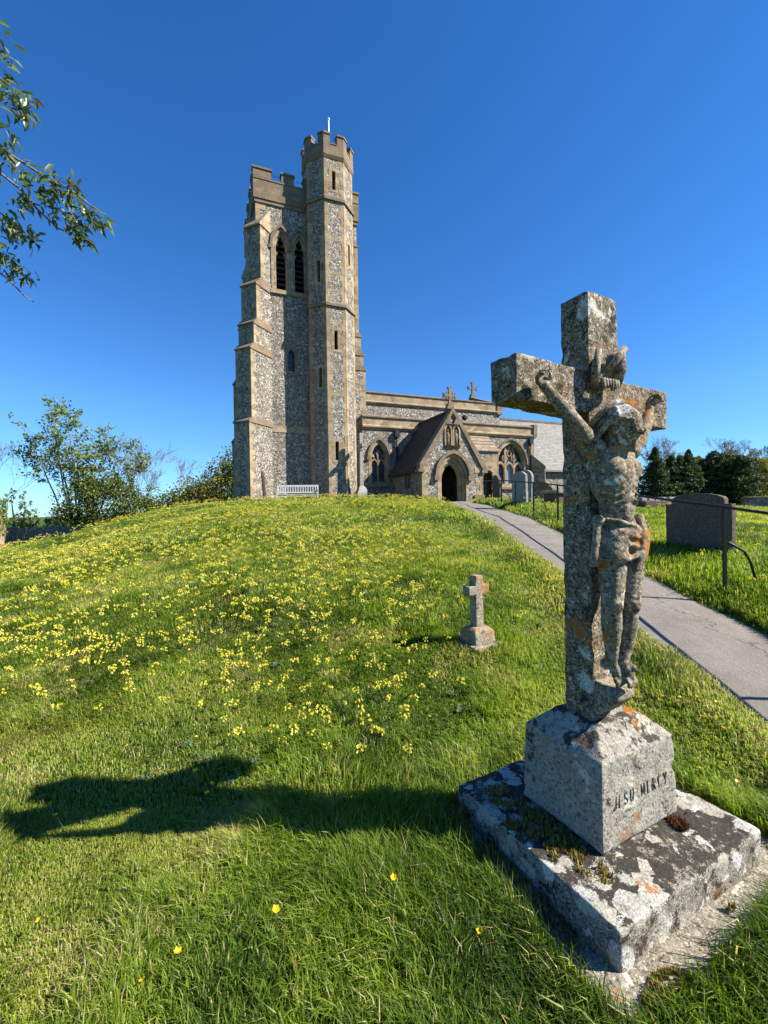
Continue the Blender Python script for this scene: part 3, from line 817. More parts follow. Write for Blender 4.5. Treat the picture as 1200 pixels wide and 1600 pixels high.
# gable coping
m = MB()
for s in (-1, 1):
    xe = PC + s*(PX1-PC+.16); t_ = .20
    m.prism([(xe, PF-.10, ze-.22), (xe, PF-.10, ze+.08), (PC, PF-.10, za+.28), (PC, PF-.10, za-.02), (xe-s*.16, PF-.10, ze-.22)], (0, .44, 0), LIME2)
m.box(PX0-.26, PX0+.12, PF-.13, PF+.40, ze-.36, ze-.2, LIME2); m.box(PX1-.12, PX1+.26, PF-.13, PF+.40, ze-.36, ze-.2, LIME2)
m.build('gable_coping', porch, True)
m = MB(); rr_ = random.Random(12)
for s in (-1, 1):
    xe = PC + s*(PX1-PC+.30); z_e = ze-.34; nrow = 17
    m.prism([(xe, PF+.35, z_e), (PC, PF+.35, za+.0), (PC, PF+.35, za+.07), (xe, PF+.35, z_e+.09)], (0, AB-PF-.35, 0), TILE)
    for k in range(nrow):                       # courses of tiles, each lapping the one below, edges uneven
        t0, t1 = k/nrow, (k+1.25)/nrow
        y = PF + .33
        while y < AB-.02:
            wy = min(rr_.uniform(.17, .24), AB-.005-y); j = rr_.uniform(-.010, .014); jd = rr_.uniform(-.03, .03)/nrow
            xa, xb = xe+(PC-xe)*max(0, t0+jd-.005), xe+(PC-xe)*min(1, t1)
            za_, zb_ = z_e+(za-z_e)*max(0, t0+jd-.005), z_e+(za-z_e)*min(1, t1)
            m.prism([(xa, y, za_+.115+j), (xb, y, zb_+.085+j*.3), (xb, y, zb_+.060), (xa, y, za_+.080+j)], (0, wy-.008, 0), TILE)
            y += wy
m.tube([(PC, PF+.36, za+.13), (PC, AB-.02, za+.13)], .09, TILE, 8)
m.build('tiled_roof', porch, True)
gable_cross((PC-.1, PF+.1, za+.30), .92, porch, True)
# doorway: three recessed orders and a hood
m = MB()
arch_ring(m, DC, arch(.97, 1.35, 2.74, z0=-.4), arch(.84, 1.35, 2.60, z0=-.4), PF-.02, PF+.08, LIME)
arch_ring(m, DC, arch(.86, 1.35, 2.62, z0=-.4), arch(.70, 1.35, 2.42, z0=-.4), PF+.10, PF+.24, LIME)
arch_ring(m, DC, arch(.72, 1.35, 2.44, z0=-.4), arch(.56, 1.35, 2.22, z0=-.4), PF+.26, PF+.50, LIME)
arch_ring(m, DC, arch(1.14, 1.55, 2.98), arch(.985, 1.55, 2.77), PF-.15, PF, LIME2)
for s in (-1, 1): m.box(DC+s*1.06-.14, DC+s*1.06+.14, PF-.17, PF, 1.30, 1.55, LIME2)
m.build('doorway', porch, True)
for x in (9.76, 10.27):
    m = MB()
    arch_ring(m, x, arch(.24, 4.0, 4.46, z0=3.2), arch(.155, 4.0, 4.32, z0=3.2), PF-.06, PF+.05, LIME)
    m.prism([(x-.22, PF-.16, 3.2), (x+.22, PF-.16, 3.2), (x+.09, PF-.02, 2.98), (x-.09, PF-.02, 2.98)], (0, .14, 0), LIME2)
    m.prism([(x-.22, PF-.12, 4.36), (x+.22, PF-.12, 4.36), (x, PF-.12, 4.78)], (0, .11, 0), LIME2)
    # carved saint standing in the niche
    m.tube([(x, PF+.05, 3.21), (x, PF+.05, 3.5), (x, PF+.04, 3.78), (x, PF+.05, 3.90), (x, PF+.05, 3.95)], [.11, .10, .115, .08, .04], LIME2, 10)
    m.tube([(x, PF+.04, 3.93), (x, PF+.035, 3.98), (x, PF+.035, 4.05), (x, PF+.04, 4.11)], [.03, .06, .06, .02], LIME2, 10)
    for s in (-1, 1): m.tube([(x+s*.11, PF+.05, 3.82), (x+s*.12, PF-.0, 3.66), (x+s*.03, PF-.06, 3.66)], [.035, .033, .025], LIME2, 6)
    m.build('statue_niche', porch, True)
m = MB()
for y in (-2.75, -2.35):
    m.box(PX0-.04, PX0+.02, y-.15, y+.15, .95, 1.95, LIME2); m.box(PX0-.055, PX0-.035, y-.085, y+.085, 1.02, 1.78, GLASS)
m.build('side_window', porch)
m = MB(); m.box(9.5, 10.6, AB+.15, AB+.22, .1, 2.2, OAK)
for i in range(6): m.box(9.5+i*.185, 9.5+i*.185+.17, AB+.13, AB+.15, .1, 2.2, OAK)
m.build('inner_door', porch)

# ---- low stair projection with stone slab roof
mb = MB(); mb.box(13.2, 15.12, -1.5, AB, ZB, 3.4, FLINT)
k = MB(); arch_solid(k, 14.38, arch(.46, 1.65, 2.2, z0=-.2), -1.9, -1.15, LIME)
sp = link(bpy.data.objects.new('stair_projection', cut(mb.mesh('stair_projection'), [k])), CH)
d = MB(); quoins(d, (15.12, -1.5), (-1,0), (0,-1), (0,1), (1,0), ZB, 3.35, seed=70, la=.5, lb=.4)
arch_ring(d, 14.38, arch(.60, 1.65, 2.36, z0=-.2), arch(.46, 1.65, 2.2, z0=-.2), -1.515, -1.44, LIME)
d.box(13.2, 15.12, -1.512, -1.46, 2.45, 2.95, LIME)
d.build('dressed_stone', sp, True)
m = MB()
for i in range(5):
    y = -1.62 + i*.27; z = 3.40 + i*.235
    m.prism([(13.1, y, z), (13.1, y, z+.08), (13.1, y+.36, z+.34), (13.1, y+.36, z)], (2.13, 0, 0), SLABS)
m.build('slab_roof', sp, True)
m = MB(); m.box(13.95, 14.8, -1.2, -1.16, -.2, 2.2, OAK); m.build('door', sp)
# ------------------------------------------------------------------ worn stone blocks
def worn(name, parts, parent, mat, cell=.035, bev=.012, amp=.006, seed=0, scale=9, chips=.0):
    """parts: list of closed MB solids merged into one eroded stone"""
    mb = parts
    me = mb.mesh(name); recalc(me)
    bm = bmesh.new(); bm.from_mesh(me)
    bmesh.ops.remove_doubles(bm, verts=bm.verts, dist=1e-5)
    sharp = [e for e in bm.edges if len(e.link_faces) == 2 and e.calc_face_angle(0) > .3]
    if bev: bmesh.ops.bevel(bm, geom=sharp, offset=bev, segments=2, profile=.6, affect='EDGES')
    for _ in range(6):
        long = [e for e in bm.edges if e.calc_length() > cell*1.6]
        if not long: break
        bmesh.ops.subdivide_edges(bm, edges=long, cuts=1, use_grid_fill=True)
        bmesh.ops.triangulate(bm, faces=[f for f in bm.faces if len(f.verts) > 4])
    bm.normal_update()
    for v in bm.verts:
        p = v.co*scale + Vector((seed*3.1, seed*1.7, 0))
        n = mnoise.fractal(p, 1.0, 2.0, 4)
        n2 = mnoise.noise(v.co*2.5 + Vector((seed, 0, 5)))
        c = max(0, mnoise.noise(v.co*14 + Vector((0, seed, 3))) - .25)*chips
        v.co += v.normal*(n*amp + n2*amp*.8 - c)
    for f in bm.faces: f.smooth = True
    bm.to_mesh(me); bm.free()
    me.materials.clear(); me.materials.append(mat)
    return link(bpy.data.objects.new(name, me), parent)

# ------------------------------------------------------------------ foreground crucifix monument
CX0, CY0, CROT = .984, 2.05, R(27.6)
cru = empty('crucifix_monument', (CX0, CY0, 0), CROT)
tag(cru, 'tall lichened stone cross bearing a carved figure on a stepped plinth', 'grave monument')
m = MB(); m.box(-.62, .74, -.60, .52, -.25, .035, SLABSTONE)
worn('footing_slab', m, cru, SLABSTONE, .05, .02, .012, 5, 6)
m = MB(); m.prism([(-.485,-.445,-.2),(.485,-.445,-.2),(.485,.445,-.2),(-.485,.445,-.2)], (0,0,.385), PLINTHSTONE)
worn('plinth_step', m, cru, PLINTHSTONE, .022, .014, .007, 2, 9, .035)
# upper block with sloped shoulders
m = MB()
v = []
for z, hx, hy in ((.19, .262, .215), (.545, .252, .205), (.64, .145, .11)):
    v += [(-hx+.01, -hy, z), (hx+.01, -hy, z), (hx+.01, hy, z), (-hx+.01, hy, z)]
f = [(3,2,1,0)] + [(i*4+k, i*4+(k+1) % 4, i*4+4+(k+1) % 4, i*4+4+k) for i in range(2) for k in range(4)] + [(8,9,10,11)]
m.add(v, f, BLOCKSTONE)
block = worn('pedestal_block', m, cru, BLOCKSTONE, .018, .008, .0035, 3, 14, .02)

# carved inscription on the front of the block
def strokes(ch):
    A = lambda cx, cy, rx, ry, a0, a1, n=7: [(cx+rx*math.cos(R(a0+(a1-a0)*i/n)), cy+ry*math.sin(R(a0+(a1-a0)*i/n))) for i in range(n+1)]
    D = {'J': ([[(.5,1),(.5,.25)] , A(.3,.22,.2,.25,0,-150)], .55),
         'E': ([[(.1,0),(.1,1)], [(.1,1),(.62,1)], [(.1,.52),(.5,.52)], [(.1,0),(.65,0)]], .72),
         'S': ([A(.32,.75,.25,.25,20,270), A(.32,.25,.27,.25,90,-160)], .68),
         'U': ([[(.1,1),(.1,.3)], A(.38,.3,.28,.3,180,360), [(.66,.3),(.66,1)]], .82),
         'M': ([[(.1,0),(.14,1)], [(.14,1),(.48,.12)], [(.48,.12),(.82,1)], [(.82,1),(.88,0)]], .98),
         'R': ([[(.1,0),(.1,1)], A(.34,.75,.26,.25,90,-90), [(.1,1),(.34,1)], [(.1,.5),(.34,.5)], [(.36,.5),(.70,0)]], .78),
         'C': ([A(.44,.5,.36,.5,45,315,10)], .84),
         'Y': ([[(.0,1),(.35,.5)], [(.7,1),(.35,.5)], [(.35,.5),(.35,0)]], .72)}
    return D[ch]
m = MB(); x = -.175
for ch in 'JESU MERCY':
    if ch == ' ': x += .03; continue
    st, w = strokes(ch); H = .050; W = .033
    for pl in st:
        pts = [(x + px*W, -.2108 + .0282*py*H, .345 + py*H) for px, py in pl]
        m.tube(pts, .0026, CARVED, 4, False)
    for pl in st:       # little serifs at straight ends
        if False:
            for px, py in pl: m.tube([(x+px*W-.005, -.2165, .345+py*H), (x+px*W+.005, -.2165, .345+py*H)], .002, CARVED, 4, False)
    x += w*W + .0148
m.build('lettering', block)

# cross
m = MB()
hw, yf, yb = .105, -.075, .072
sil = [(-.118,.60),(.105,.60),(.092,1.995),(.47,1.98),(.475,2.165),(.092,2.18),(.088,2.545),(-.118,2.555),(-.118,2.195),(-.55,2.215),(-.548,2.035),(-.118,2.01)]
m.prism([(x_, yf, z_) for x_, z_ in sil], (0, yb-yf, 0), CROSSSTONE)
cross = worn('cross', m, cru, CROSSSTONE, .016, .007, .0035, 4, 13, .018)

# ------------------------------------------------------------------ carved figure: one continuous body
def blob_mesh(shapes, voxel, smooth=6, name='body', fac=.5):
    """shapes: ('c', [(p, r), ...]) tapered limb chains, ('e', centre, radii, rotation euler) ellipsoids; fused and smoothed"""
    bm = bmesh.new()
    def sph(p, rr, rot=None):
        mt = Matrix.Translation(p) @ (rot.to_matrix().to_4x4() if rot else Matrix()) @ Matrix.Diagonal((*rr, 1))
        bmesh.ops.create_icosphere(bm, subdivisions=3, radius=1, matrix=mt)
    for s in shapes:
        if s[0] == 'c':
            ch = s[1]
            for (p, r_), (q_, t_) in zip(ch[:-1], ch[1:]):
                p, q_ = Vector(p), Vector(q_)
                n = max(2, int((q_-p).length / (min(r_, t_)*.45)))
                for i in range(n+1):
                    a = i/n; r2 = r_*(1-a)+t_*a
                    mt = Matrix.Translation(p.lerp(q_, a)) @ Matrix.Scale(r2, 4)
                    bmesh.ops.create_icosphere(bm, subdivisions=2, radius=1, matrix=mt)
        else:
            from mathutils import Euler
            sph(Vector(s[1]), s[2], Euler(s[3]) if len(s) > 3 else None)
    me = bpy.data.meshes.new(name); bm.to_mesh(me); bm.free()
    o = link(bpy.data.objects.new('tmp_body', me))
    r_ = o.modifiers.new('r', 'REMESH'); r_.mode = 'VOXEL'; r_.voxel_size = voxel
    sm = o.modifiers.new('s', 'SMOOTH'); sm.factor = fac; sm.iterations = smooth
    res = evaluated(o); bpy.data.objects.remove(o)
    res.polygons.foreach_set('use_smooth', np.ones(len(res.polygons), bool))
    res.name = name
    return res

def weather(me, amp, scale, seed=0):
    n = len(me.vertices); co = np.empty(n*3, np.float32); me.vertices.foreach_get('co', co)
    no = np.empty(n*3, np.float32); me.vertices.foreach_get('normal', no)
    co = co.reshape(-1, 3); no = no.reshape(-1, 3)
    d = np.array([mnoise.fractal(Vector(p)*scale + Vector((seed, 0, 0)), 1.0, 2.0, 3) for p in co.tolist()], np.float32)
    co += no*(d*amp)[:, None]
    me.vertices.foreach_set('co', co.ravel()); me.update()

HK = 1.16
HD = Vector((-.072,-.178,1.918))         # head centre, bowed and turned
hf = Vector((.42, -.60, -.68)).normalized() # where the face looks
hu = Vector((.28, -.52, .80)); hu = (hu - hf*hu.dot(hf)).normalized()
hr = hf.cross(hu)
def hp(r_, f_, u_): return tuple(HD + (hr*r_ + hf*f_ + hu*u_)*HK)
def hscale(lst):
    out = []
    for q_ in lst:
        if q_[0] == 'c': out.append(('c', [(p, r_*HK) for p, r_ in q_[1]]))
        else: out.append(('e', q_[1], tuple(x*HK for x in q_[2]), *q_[3:]))
    return out
def arm(sh, el, wr, ha, s):
    out = [('c', [(sh, .046), (tuple(Vector(sh).lerp(Vector(el), .45)), .041), (el, .031), (tuple(Vector(el).lerp(Vector(wr), .35)), .032), (wr, .020)])]
    w, h_ = Vector(wr), Vector(ha); dr = (h_-w).normalized()
    sd = Vector((-s*.75*dr.z, -.3, .75*dr.x*s)); sd = Vector((0,-1,0)).cross(dr).normalized()
    palm = w + dr*.035
    out.append(('c', [(tuple(w), .018), (tuple(w+dr*.02), .021)]))
    for k in (-1, -.33, .33, 1):                        # palm built from the four metacarpals
        out.append(('c', [(tuple(w+dr*.012+sd*k*.009), .012), (tuple(w+dr*.05+sd*k*.018), .0115)]))
    for k, L in ((-1, .034), (-.33, .043), (.33, .046), (1, .040)):  # four fingers curling out from the nailed palm
        b0 = w+dr*.052+sd*k*.019
        b1 = b0 + dr*L*.5 + Vector((0,-.012,0)) + sd*k*.003
        b2 = b1 + dr*L*.25 + Vector((0,-.022,0))
        b3 = b2 - dr*L*.12 + Vector((0,-.016,0))
        out.append(('c', [(tuple(b0), .0088), (tuple(b1), .0082), (tuple(b2), .0074), (tuple(b3), .0062)]))
    t0 = w+dr*.018+sd*s*.016
    t1 = t0 + sd*s*.02 + dr*.016 + Vector((0,-.012,0)); t2 = t1 + dr*.02 - sd*s*.002 + Vector((0,-.012,0))
    out.append(('c', [(tuple(t0), .0095), (tuple(t1), .0088), (tuple(t2), .007)]))
    return out
shapes = []
# torso: rib cage, pectorals, hollow belly, pelvis
shapes += [('e', (-.048,-.140,1.72), (.122,.085,.135), (0,0,.08)), ('e', (-.05,-.135,1.80), (.128,.070,.075)),
           ('e', (-.100,-.190,1.755), (.058,.034,.046)), ('e', (.004,-.190,1.755), (.058,.034,.046)),
           ('e', (-.030,-.140,1.59), (.084,.066,.105)), ('e', (-.025,-.135,1.50), (.096,.072,.085)),
           ('e', (-.040,-.188,1.645), (.065,.026,.050)), ('e', (-.034,-.190,1.57), (.044,.022,.055))]
for i in range(4):                                     # ribs
    z = 1.700 - i*.030
    for s in (-1, 1):
        shapes.append(('c', [((-.048+s*.080, -.172, z+.010), .006), ((-.048+s*.074, -.190, z-.006), .0085), ((-.048+s*.045, -.214, z+.008), .007)]))
# neck and shoulders
shapes += [('c', [((-.055,-.13,1.83), .050), ((-.062,-.15,1.885), .045)]), ('e', (-.172,-.13,1.845), (.055,.050,.052)), ('e', (.076,-.13,1.850), (.055,.050,.052))]
shapes += arm((-.182,-.13,1.852), (-.300,-.145,1.945), (-.425,-.122,2.065), (-.475,-.105,2.135), -1)
shapes += arm((.086,-.13,1.858), (.165,-.145,1.945), (.245,-.122,2.035), (.285,-.105,2.105), 1)
# legs: thighs forward, knees swayed, ankles crossed
shapes += [('c', [((-.072,-.140,1.47), .064), ((-.098,-.165,1.33), .057), ((-.126,-.180,1.20), .045)]), ('e', (-.130,-.200,1.185), (.033,.028,.036)),
           ('c', [((-.126,-.177,1.18), .042), ((-.110,-.165,1.09), .044), ((-.096,-.155,.99), .031), ((-.094,-.150,.93), .026)]),
           ('c', [((.030,-.142,1.47), .066), ((.006,-.175,1.33), .058), ((-.030,-.192,1.19), .046)]), ('e', (-.032,-.214,1.175), (.033,.028,.036)),
           ('c', [((-.030,-.188,1.17), .042), ((-.022,-.178,1.08), .044), ((-.030,-.170,.98), .032), ((-.052,-.168,.925), .026)])]
# feet, one nailed over the other, toes down
for fx, fy in ((-.086,-.140), (-.048,-.168)):
    shapes += [('c', [((fx,fy,.935), .027), ((fx+.006,fy-.018,.895), .026), ((fx+.010,fy-.028,.862), .023)]), ('e', (fx,fy+.022,.905), (.022,.024,.026))]
    for k in range(5):
        tx = fx - .016 + k*.0122
        shapes.append(('c', [((tx,fy-.032,.860), .0095), ((tx+.001,fy-.042,.842), .009), ((tx+.001,fy-.040,.826 + abs(k-1)*.003), .0075)]))
shapes.append(('e', (-.030,-.205,.905), (.016,.016,.016)))                # nail head
# head
shapes += hscale([('e', hp(0,-.012,.022), (.064,.074,.068), (0,0,.6)), ('c', [(hp(0,.018,-.012), .052), (hp(0,.024,-.048), .040), (hp(0,.034,-.078), .026)]),
           ('c', [(hp(0,.055,.018), .016), (hp(0,.071,-.002), .012), (hp(0,.083,-.020), .0135), (hp(0,.070,-.026), .012)]),   # nose
           ('c', [(hp(-.036,.046,.020), .0115), (hp(-.016,.058,.024), .012), (hp(0,.058,.022), .010), (hp(.016,.058,.024), .012), (hp(.036,.046,.020), .0115)]),  # brow
           ('e', hp(-.022,.050,.003), (.011,.010,.007)), ('e', hp(.022,.050,.003), (.011,.010,.007)),     # closed lids
           ('e', hp(-.032,.042,-.020), (.015,.014,.016)), ('e', hp(.032,.042,-.020), (.015,.014,.016)),   # cheekbones
           ('c', [(hp(-.017,.056,-.043), .0075), (hp(0,.064,-.041), .0085), (hp(.017,.056,-.043), .0075)]),
           ('c', [(hp(-.014,.056,-.053), .0070), (hp(0,.062,-.054), .0085), (hp(.014,.056,-.053), .0070)]),
           ('e', hp(-.062,-.004,-.006), (.009,.014,.020)), ('e', hp(.062,-.004,-.006), (.009,.014,.020))])
body = blob_mesh(shapes, .0042, 5, 'carved_figure')
weather(body, .0013, 34)
body.materials.clear(); body.materials.append(FIGSTONE)
fig = link(bpy.data.objects.new('carved_figure', body), cru)
# hair and beard: long locks with a plaited crown
sh = []
for a in np.linspace(-2.55, 2.55, 15):
    x_ = math.sin(a)*.066; f_ = -math.cos(a)*.066 - .008 if abs(a) < 1.6 else -.02 + (abs(a)-1.6)*.06
    top = hp(x_*.55, f_*.45-.005, .074); mid = hp(x_*1.02, f_*1.0, .018)
    if abs(a) < 1.3:
        low = Vector(hp(x_*1.12, f_*.95, -.050)); end = low + Vector((x_*.10, .015, -.045))
        sh.append(('c', [(top, .014), (mid, .016), (tuple(low), .014), (tuple(end), .008)]))
    elif abs(a) < 2.2: sh.append(('c', [(top, .014), (hp(x_*1.0, f_*.95, .036), .012), (hp(x_*1.03, f_*.9-.008, .010), .009)]))
    else: sh.append(('c', [(top, .014), (hp(x_*.98, f_*.98, .050), .011)]))
for k in range(26):
    a = 2*PI*k/26
    sh.append(('e', hp(math.sin(a)*.070, math.cos(a)*.076-.010, .042+.010*math.sin(a*6.5)), (.0105,.0105,.010)))
for k in range(9):
    a = (k-4)/4
    sh.append(('c', [(hp(a*.042, .020+.024*(1-a*a), -.058-.008*(1-a*a)), .010), (hp(a*.030, .036+.026*(1-a*a), -.084-.012*(1-a*a)), .010), (hp(a*.014, .046+.016*(1-a*a), -.106), .006)]))
hm = blob_mesh(hscale(sh), .0042, 6, 'hair_and_beard'); weather(hm, .0009, 50, 3)
hm.materials.clear(); hm.materials.append(FIGSTONE)
link(bpy.data.objects.new('hair_and_beard', hm), fig)
# loincloth: wrapped folds, knot on the hip with a hanging end, sash falling between the thighs
sh = [('e', (-.024,-.137,1.480), (.108,.088,.062)), ('c', [((-.078,-.145,1.46), .072), ((-.092,-.160,1.385), .067)]), ('c', [((.030,-.148,1.46), .074), ((.018,-.168,1.405), .067)])]
for i in range(3):                                         # shallow diagonal folds
    z = 1.535 - i*.042
    sh.append(('c', [((-.126, -.160, z+.006), .010), ((-.085, -.200-i*.003, z-.006), .0115), ((-.02, -.214-i*.003, z-.028), .0115), ((.035, -.205, z-.046+i*.012), .011), ((.070,-.170, z-.05+i*.03), .010)]))
sh.append(('c', [((-.145,-.16,1.388), .012), ((-.095,-.222,1.372), .013), ((-.035,-.228,1.385), .012), ((.0,-.225,1.40), .010)]))
for dx in (0, .014, .027):                                  # sash
    sh.append(('c', [((.050+dx*.4,-.195,1.535), .013), ((.028+dx,-.222,1.46), .014), ((-.006+dx,-.232,1.39), .013), ((-.034+dx,-.222,1.325), .009)]))
for dx in (0, .016):
    sh.append(('c', [((.068+dx*.3,-.175,1.52), .013), ((.088+dx*.4,-.180,1.45), .014), ((.093+dx*.4,-.175,1.405), .010)]))
sh += [('e', (-.158,-.140,1.537), (.026,.026,.026)), ('e', (.066,-.180,1.54), (.022,.022,.022))]
for dx in (0, .016, .030):
    sh.append(('c', [((-.164+dx*.5,-.140,1.525), .013), ((-.180+dx,-.143,1.44), .016), ((-.188+dx*1.2,-.143,1.38), .017), ((-.190+dx*1.3,-.138,1.35), .014)]))
lm = blob_mesh(sh, .0045, 4, 'loincloth'); weather(lm, .0014, 40, 6)
lm.materials.clear(); lm.materials.append(FIGSTONE)
link(bpy.data.objects.new('loincloth', lm), fig)
# dished halo behind the head
hb = -hf*.55 + hu*.85; hb.normalize()
m = MB(); n = 28; rings = [(.0, .000), (.060, .004), (.108, .014), (.122, .012), (.120, -.006), (.09, -.016), (.0, -.022)]
cen = Vector((-.098,-.118,1.962))
ax = Vector((.30,-.66,-.69)).normalized(); u_ = ax.cross(Vector((1,0,.2))).normalized(); w_ = ax.cross(u_)
v = []
for r_, d_ in rings:
    for k in range(n):
        a = 2*PI*k/n; v.append(cen + (u_*math.cos(a) + w_*math.sin(a))*max(r_, .001) + ax*d_)
f = [(i*n+k, i*n+(k+1) % n, (i+1)*n+(k+1) % n, (i+1)*n+k) for i in range(len(rings)-1) for k in range(n)]
m.add(v, f, FIGSTONE, True); ho = m.build('halo', fig, True); weather(ho.data, .002, 40, 2)
# scroll plaque at the crossing
m = MB(); v = []; nu, nw = 15, 7
for j in range(2):
    for i in range(nu):
        for k in range(nw):
            s = i/(nu-1); q_ = k/(nw-1)
            x_ = -.125 + .125*s; z_ = 2.125 + .115*q_ + .02*math.sin(s*PI) + .030*s
            bulge = .018 + .022*(abs(s-.5)*2)**2.2 + .008*math.sin(s*9) + .022*q_*s
            v.append((x_ + .02*(q_-.5), -.085 - bulge + j*.028, z_))
f = []
I = lambda j, i, k: j*nu*nw + i*nw + k
for i in range(nu-1):
    for k in range(nw-1):
        f += [(I(0,i,k), I(0,i+1,k), I(0,i+1,k+1), I(0,i,k+1)), (I(1,i,k), I(1,i,k+1), I(1,i+1,k+1), I(1,i+1,k))]
    f += [(I(0,i,0), I(1,i,0), I(1,i+1,0), I(0,i+1,0)), (I(0,i,nw-1), I(0,i+1,nw-1), I(1,i+1,nw-1), I(1,i,nw-1))]
for k in range(nw-1):
    f += [(I(0,0,k), I(0,0,k+1), I(1,0,k+1), I(1,0,k)), (I(0,nu-1,k), I(1,nu-1,k), I(1,nu-1,k+1), I(0,nu-1,k+1))]
m.add(v, f, FIGSTONE, True)
# curled ends and a backing boss that ties it to the shaft
m.tube([(-.132,-.115,2.110), (-.130,-.120,2.19), (-.118,-.125,2.275)], [.016,.020,.013], FIGSTONE, 10)
m.tube([(-.085,-.150,2.185), (-.045,-.160,2.235), (.0,-.165,2.285)], [.013,.017,.015], FIGSTONE, 10)
m.tube([(.005,-.120,2.13), (.010,-.135,2.20), (.004,-.150,2.265)], [.018,.028,.016], FIGSTONE, 10)
for k_ in range(6): m.tube([(-.105+k_*.019,-.135,2.150), (-.104+k_*.019,-.138,2.115+.008*(k_ % 2)), (-.104+k_*.019,-.136,2.10+.01*(k_ % 3))], [.011,.009,.005], FIGSTONE, 7)
m.box(-.10, .0, -.11, -.06, 2.14, 2.24, FIGSTONE)
so = m.build('scroll', cross, True); weather(so.data, .004, 30, 4)
# sloping foot ledge
m = MB(); m.prism([(-.105,-.04,.66), (-.105,-.082,.665), (-.105,-.185,.765), (-.105,-.180,.805), (-.105,-.04,.825)], (.120,0,0), FIGSTONE)
worn('foot_ledge', m, cross, FIGSTONE, .02, .012, .007, 8, 12)

# moss cushions on the plinth: hundreds of tiny leaves per cushion
def moss(name, cx, cy, rx, ry, z, mat, n, hgt, parent, label=None):
    a = rng.rand(n)*2*PI; r_ = np.sqrt(rng.rand(n))
    x_ = cx + r_*rx*np.cos(a); y_ = cy + r_*ry*np.sin(a); zz = 0; k = (vnoise(x_, y_, 22, 5) + .55*(1-r_) > .62); x_, y_, r_ = x_[k], y_[k], r_[k]; n = len(x_); zz = z + (1-r_**2)*hgt*rng.uniform(.5, 1, n)
    s = rng.uniform(.002, .0055, n); th = rng.rand(n)*2*PI
    dx, dy = np.cos(th)*s, np.sin(th)*s
    v = np.stack([np.c_[x_-dx, y_-dy, zz-.012], np.c_[x_+dx, y_+dy, zz-.012], np.c_[x_+dy*1.5, y_-dx*1.5, zz+s*1.6]], 1).reshape(-1, 3)
    me = fast_mesh(name, v, np.full(n, 3), np.arange(3*n), [mat], attrs={'tint': np.repeat(rng.rand(n), 3)})
    o = link(bpy.data.objects.new(name, me), parent)
    if label: o['label'] = label
    return o
moss('moss', -.345, .03, .13, .34, .188, MOSS, 3600, .014, cru, 'yellow green moss on the shaded side of the plinth')
moss('moss', -.53, .05, .10, .42, .03, MOSS, 2600, .06, cru, 'mossy bank against the foot of the plinth')
moss('moss', -.40, -.55, .14, .07, .03, MOSS, 2600, .04, cru)
moss('moss', -.52, .36, .14, .20, .02, MOSS, 5200, .11, cru, 'dry golden moss mound at the back corner of the plinth')
moss('moss', .10, -.50, .04, .035, .04, MOSS, 400, .04, cru)
moss('stonecrop', .20, -.255, .10, .045, .19, REDMOSS, 1300, .016, cru, 'small red brown stonecrop at the foot of the block')

# ------------------------------------------------------------------ little cross grave
def at(name, x, y, rz, label, cat, group=None, dz=0, rot=None):
    e_ = empty(name, (x, y, h1(x, y)+dz), rz, rot)
    return tag(e_, label, cat, group)
g = at('gravestone', .875, 4.16, R(30), 'little stone cross on a squat lichened base amid the grass', 'gravestone', rot=(R(1), R(-1.5), R(30)))
m = MB(); m.box(-.17, .19, -.15, .14, -.2, .04, SMALLSTONE); worn('footing', m, g, SMALLSTONE, .04, .015, .012, 1, 8)
m = MB(); v = []
for z, a_, b_ in ((.03,.125,.115), (.155,.120,.11), (.195,.075,.07)): v += [(-a_,-b_,z),(a_,-b_,z),(a_,b_,z),(-a_,b_,z)]
m.add(v, [(3,2,1,0)] + [(i*4+k, i*4+(k+1) % 4, i*4+4+(k+1) % 4, i*4+4+k) for i in range(2) for k in range(4)] + [(8,9,10,11)], SMALLSTONE)
worn('base', m, g, SMALLSTONE, .03, .012, .006, 2, 9, .02)
m = MB(); sl = [(-.045,.19),(.045,.19),(.045,.50),(.125,.50),(.125,.585),(.045,.585),(.042,.68),(-.042,.68),(-.045,.585),(-.125,.585),(-.125,.50),(-.045,.50)]
m.prism([(x_, -.045, z_) for x_, z_ in sl], (0, .09, 0), SMALLSTONE); worn('cross', m, g, SMALLSTONE, .03, .006, .003, 3, 10)

# ------------------------------------------------------------------ headstones (slabs facing west)
def slab(o, prof, t, mat, name='slab', seed=0, amp=.004):
    m = MB(); m.prism([(-t/2, y_, z_) for y_, z_ in prof], (t, 0, 0), mat)
    me = m.mesh(name); recalc(me)
    return worn(name, m, o, mat, .06, .008, amp, seed, 7)
def arcp(w, z0, z1, n=10, w2=None):
    """arched top from -w..w, springing z0, crown z1"""
    return [(-w*math.cos(PI*i/n), z0 + (z1-z0)*math.sin(PI*i/n)) for i in range(n+1)]
big = at('headstone', 4.70, 6.50, R(22), 'broad brown headstone with a raised curved top beside the handrail', 'headstone')
W_ = .47
prof = [(W_, -.3), (W_, .67)] + [(W_*.80, .67)] + [(y_, z_) for y_, z_ in arcp(W_*.80, .735, .825, 8)[::-1]] + [(-W_*.80, .67), (-W_, .67), (-W_, -.3)]
slab(big, prof[::-1], .10, HEADSTONE, 'slab', 1)
m = MB(); r_ = random.Random(4)
for i in range(8):                        # worn incised lines, too faint to read
    z = .60 - i*.052; y = -.33
    while y < .33:
        L = r_.uniform(.02, .07); m.box(-.0565, -.050, y, y+L*.8, z, z+.012, CARVED); y += L + .02
m.build('lettering', big)
wh = at('headstone', 4.07, 13.0, R(22), 'pale weathered headstone leaning beside the path handrail', 'headstone', rot=(R(-4), R(2), R(22)))
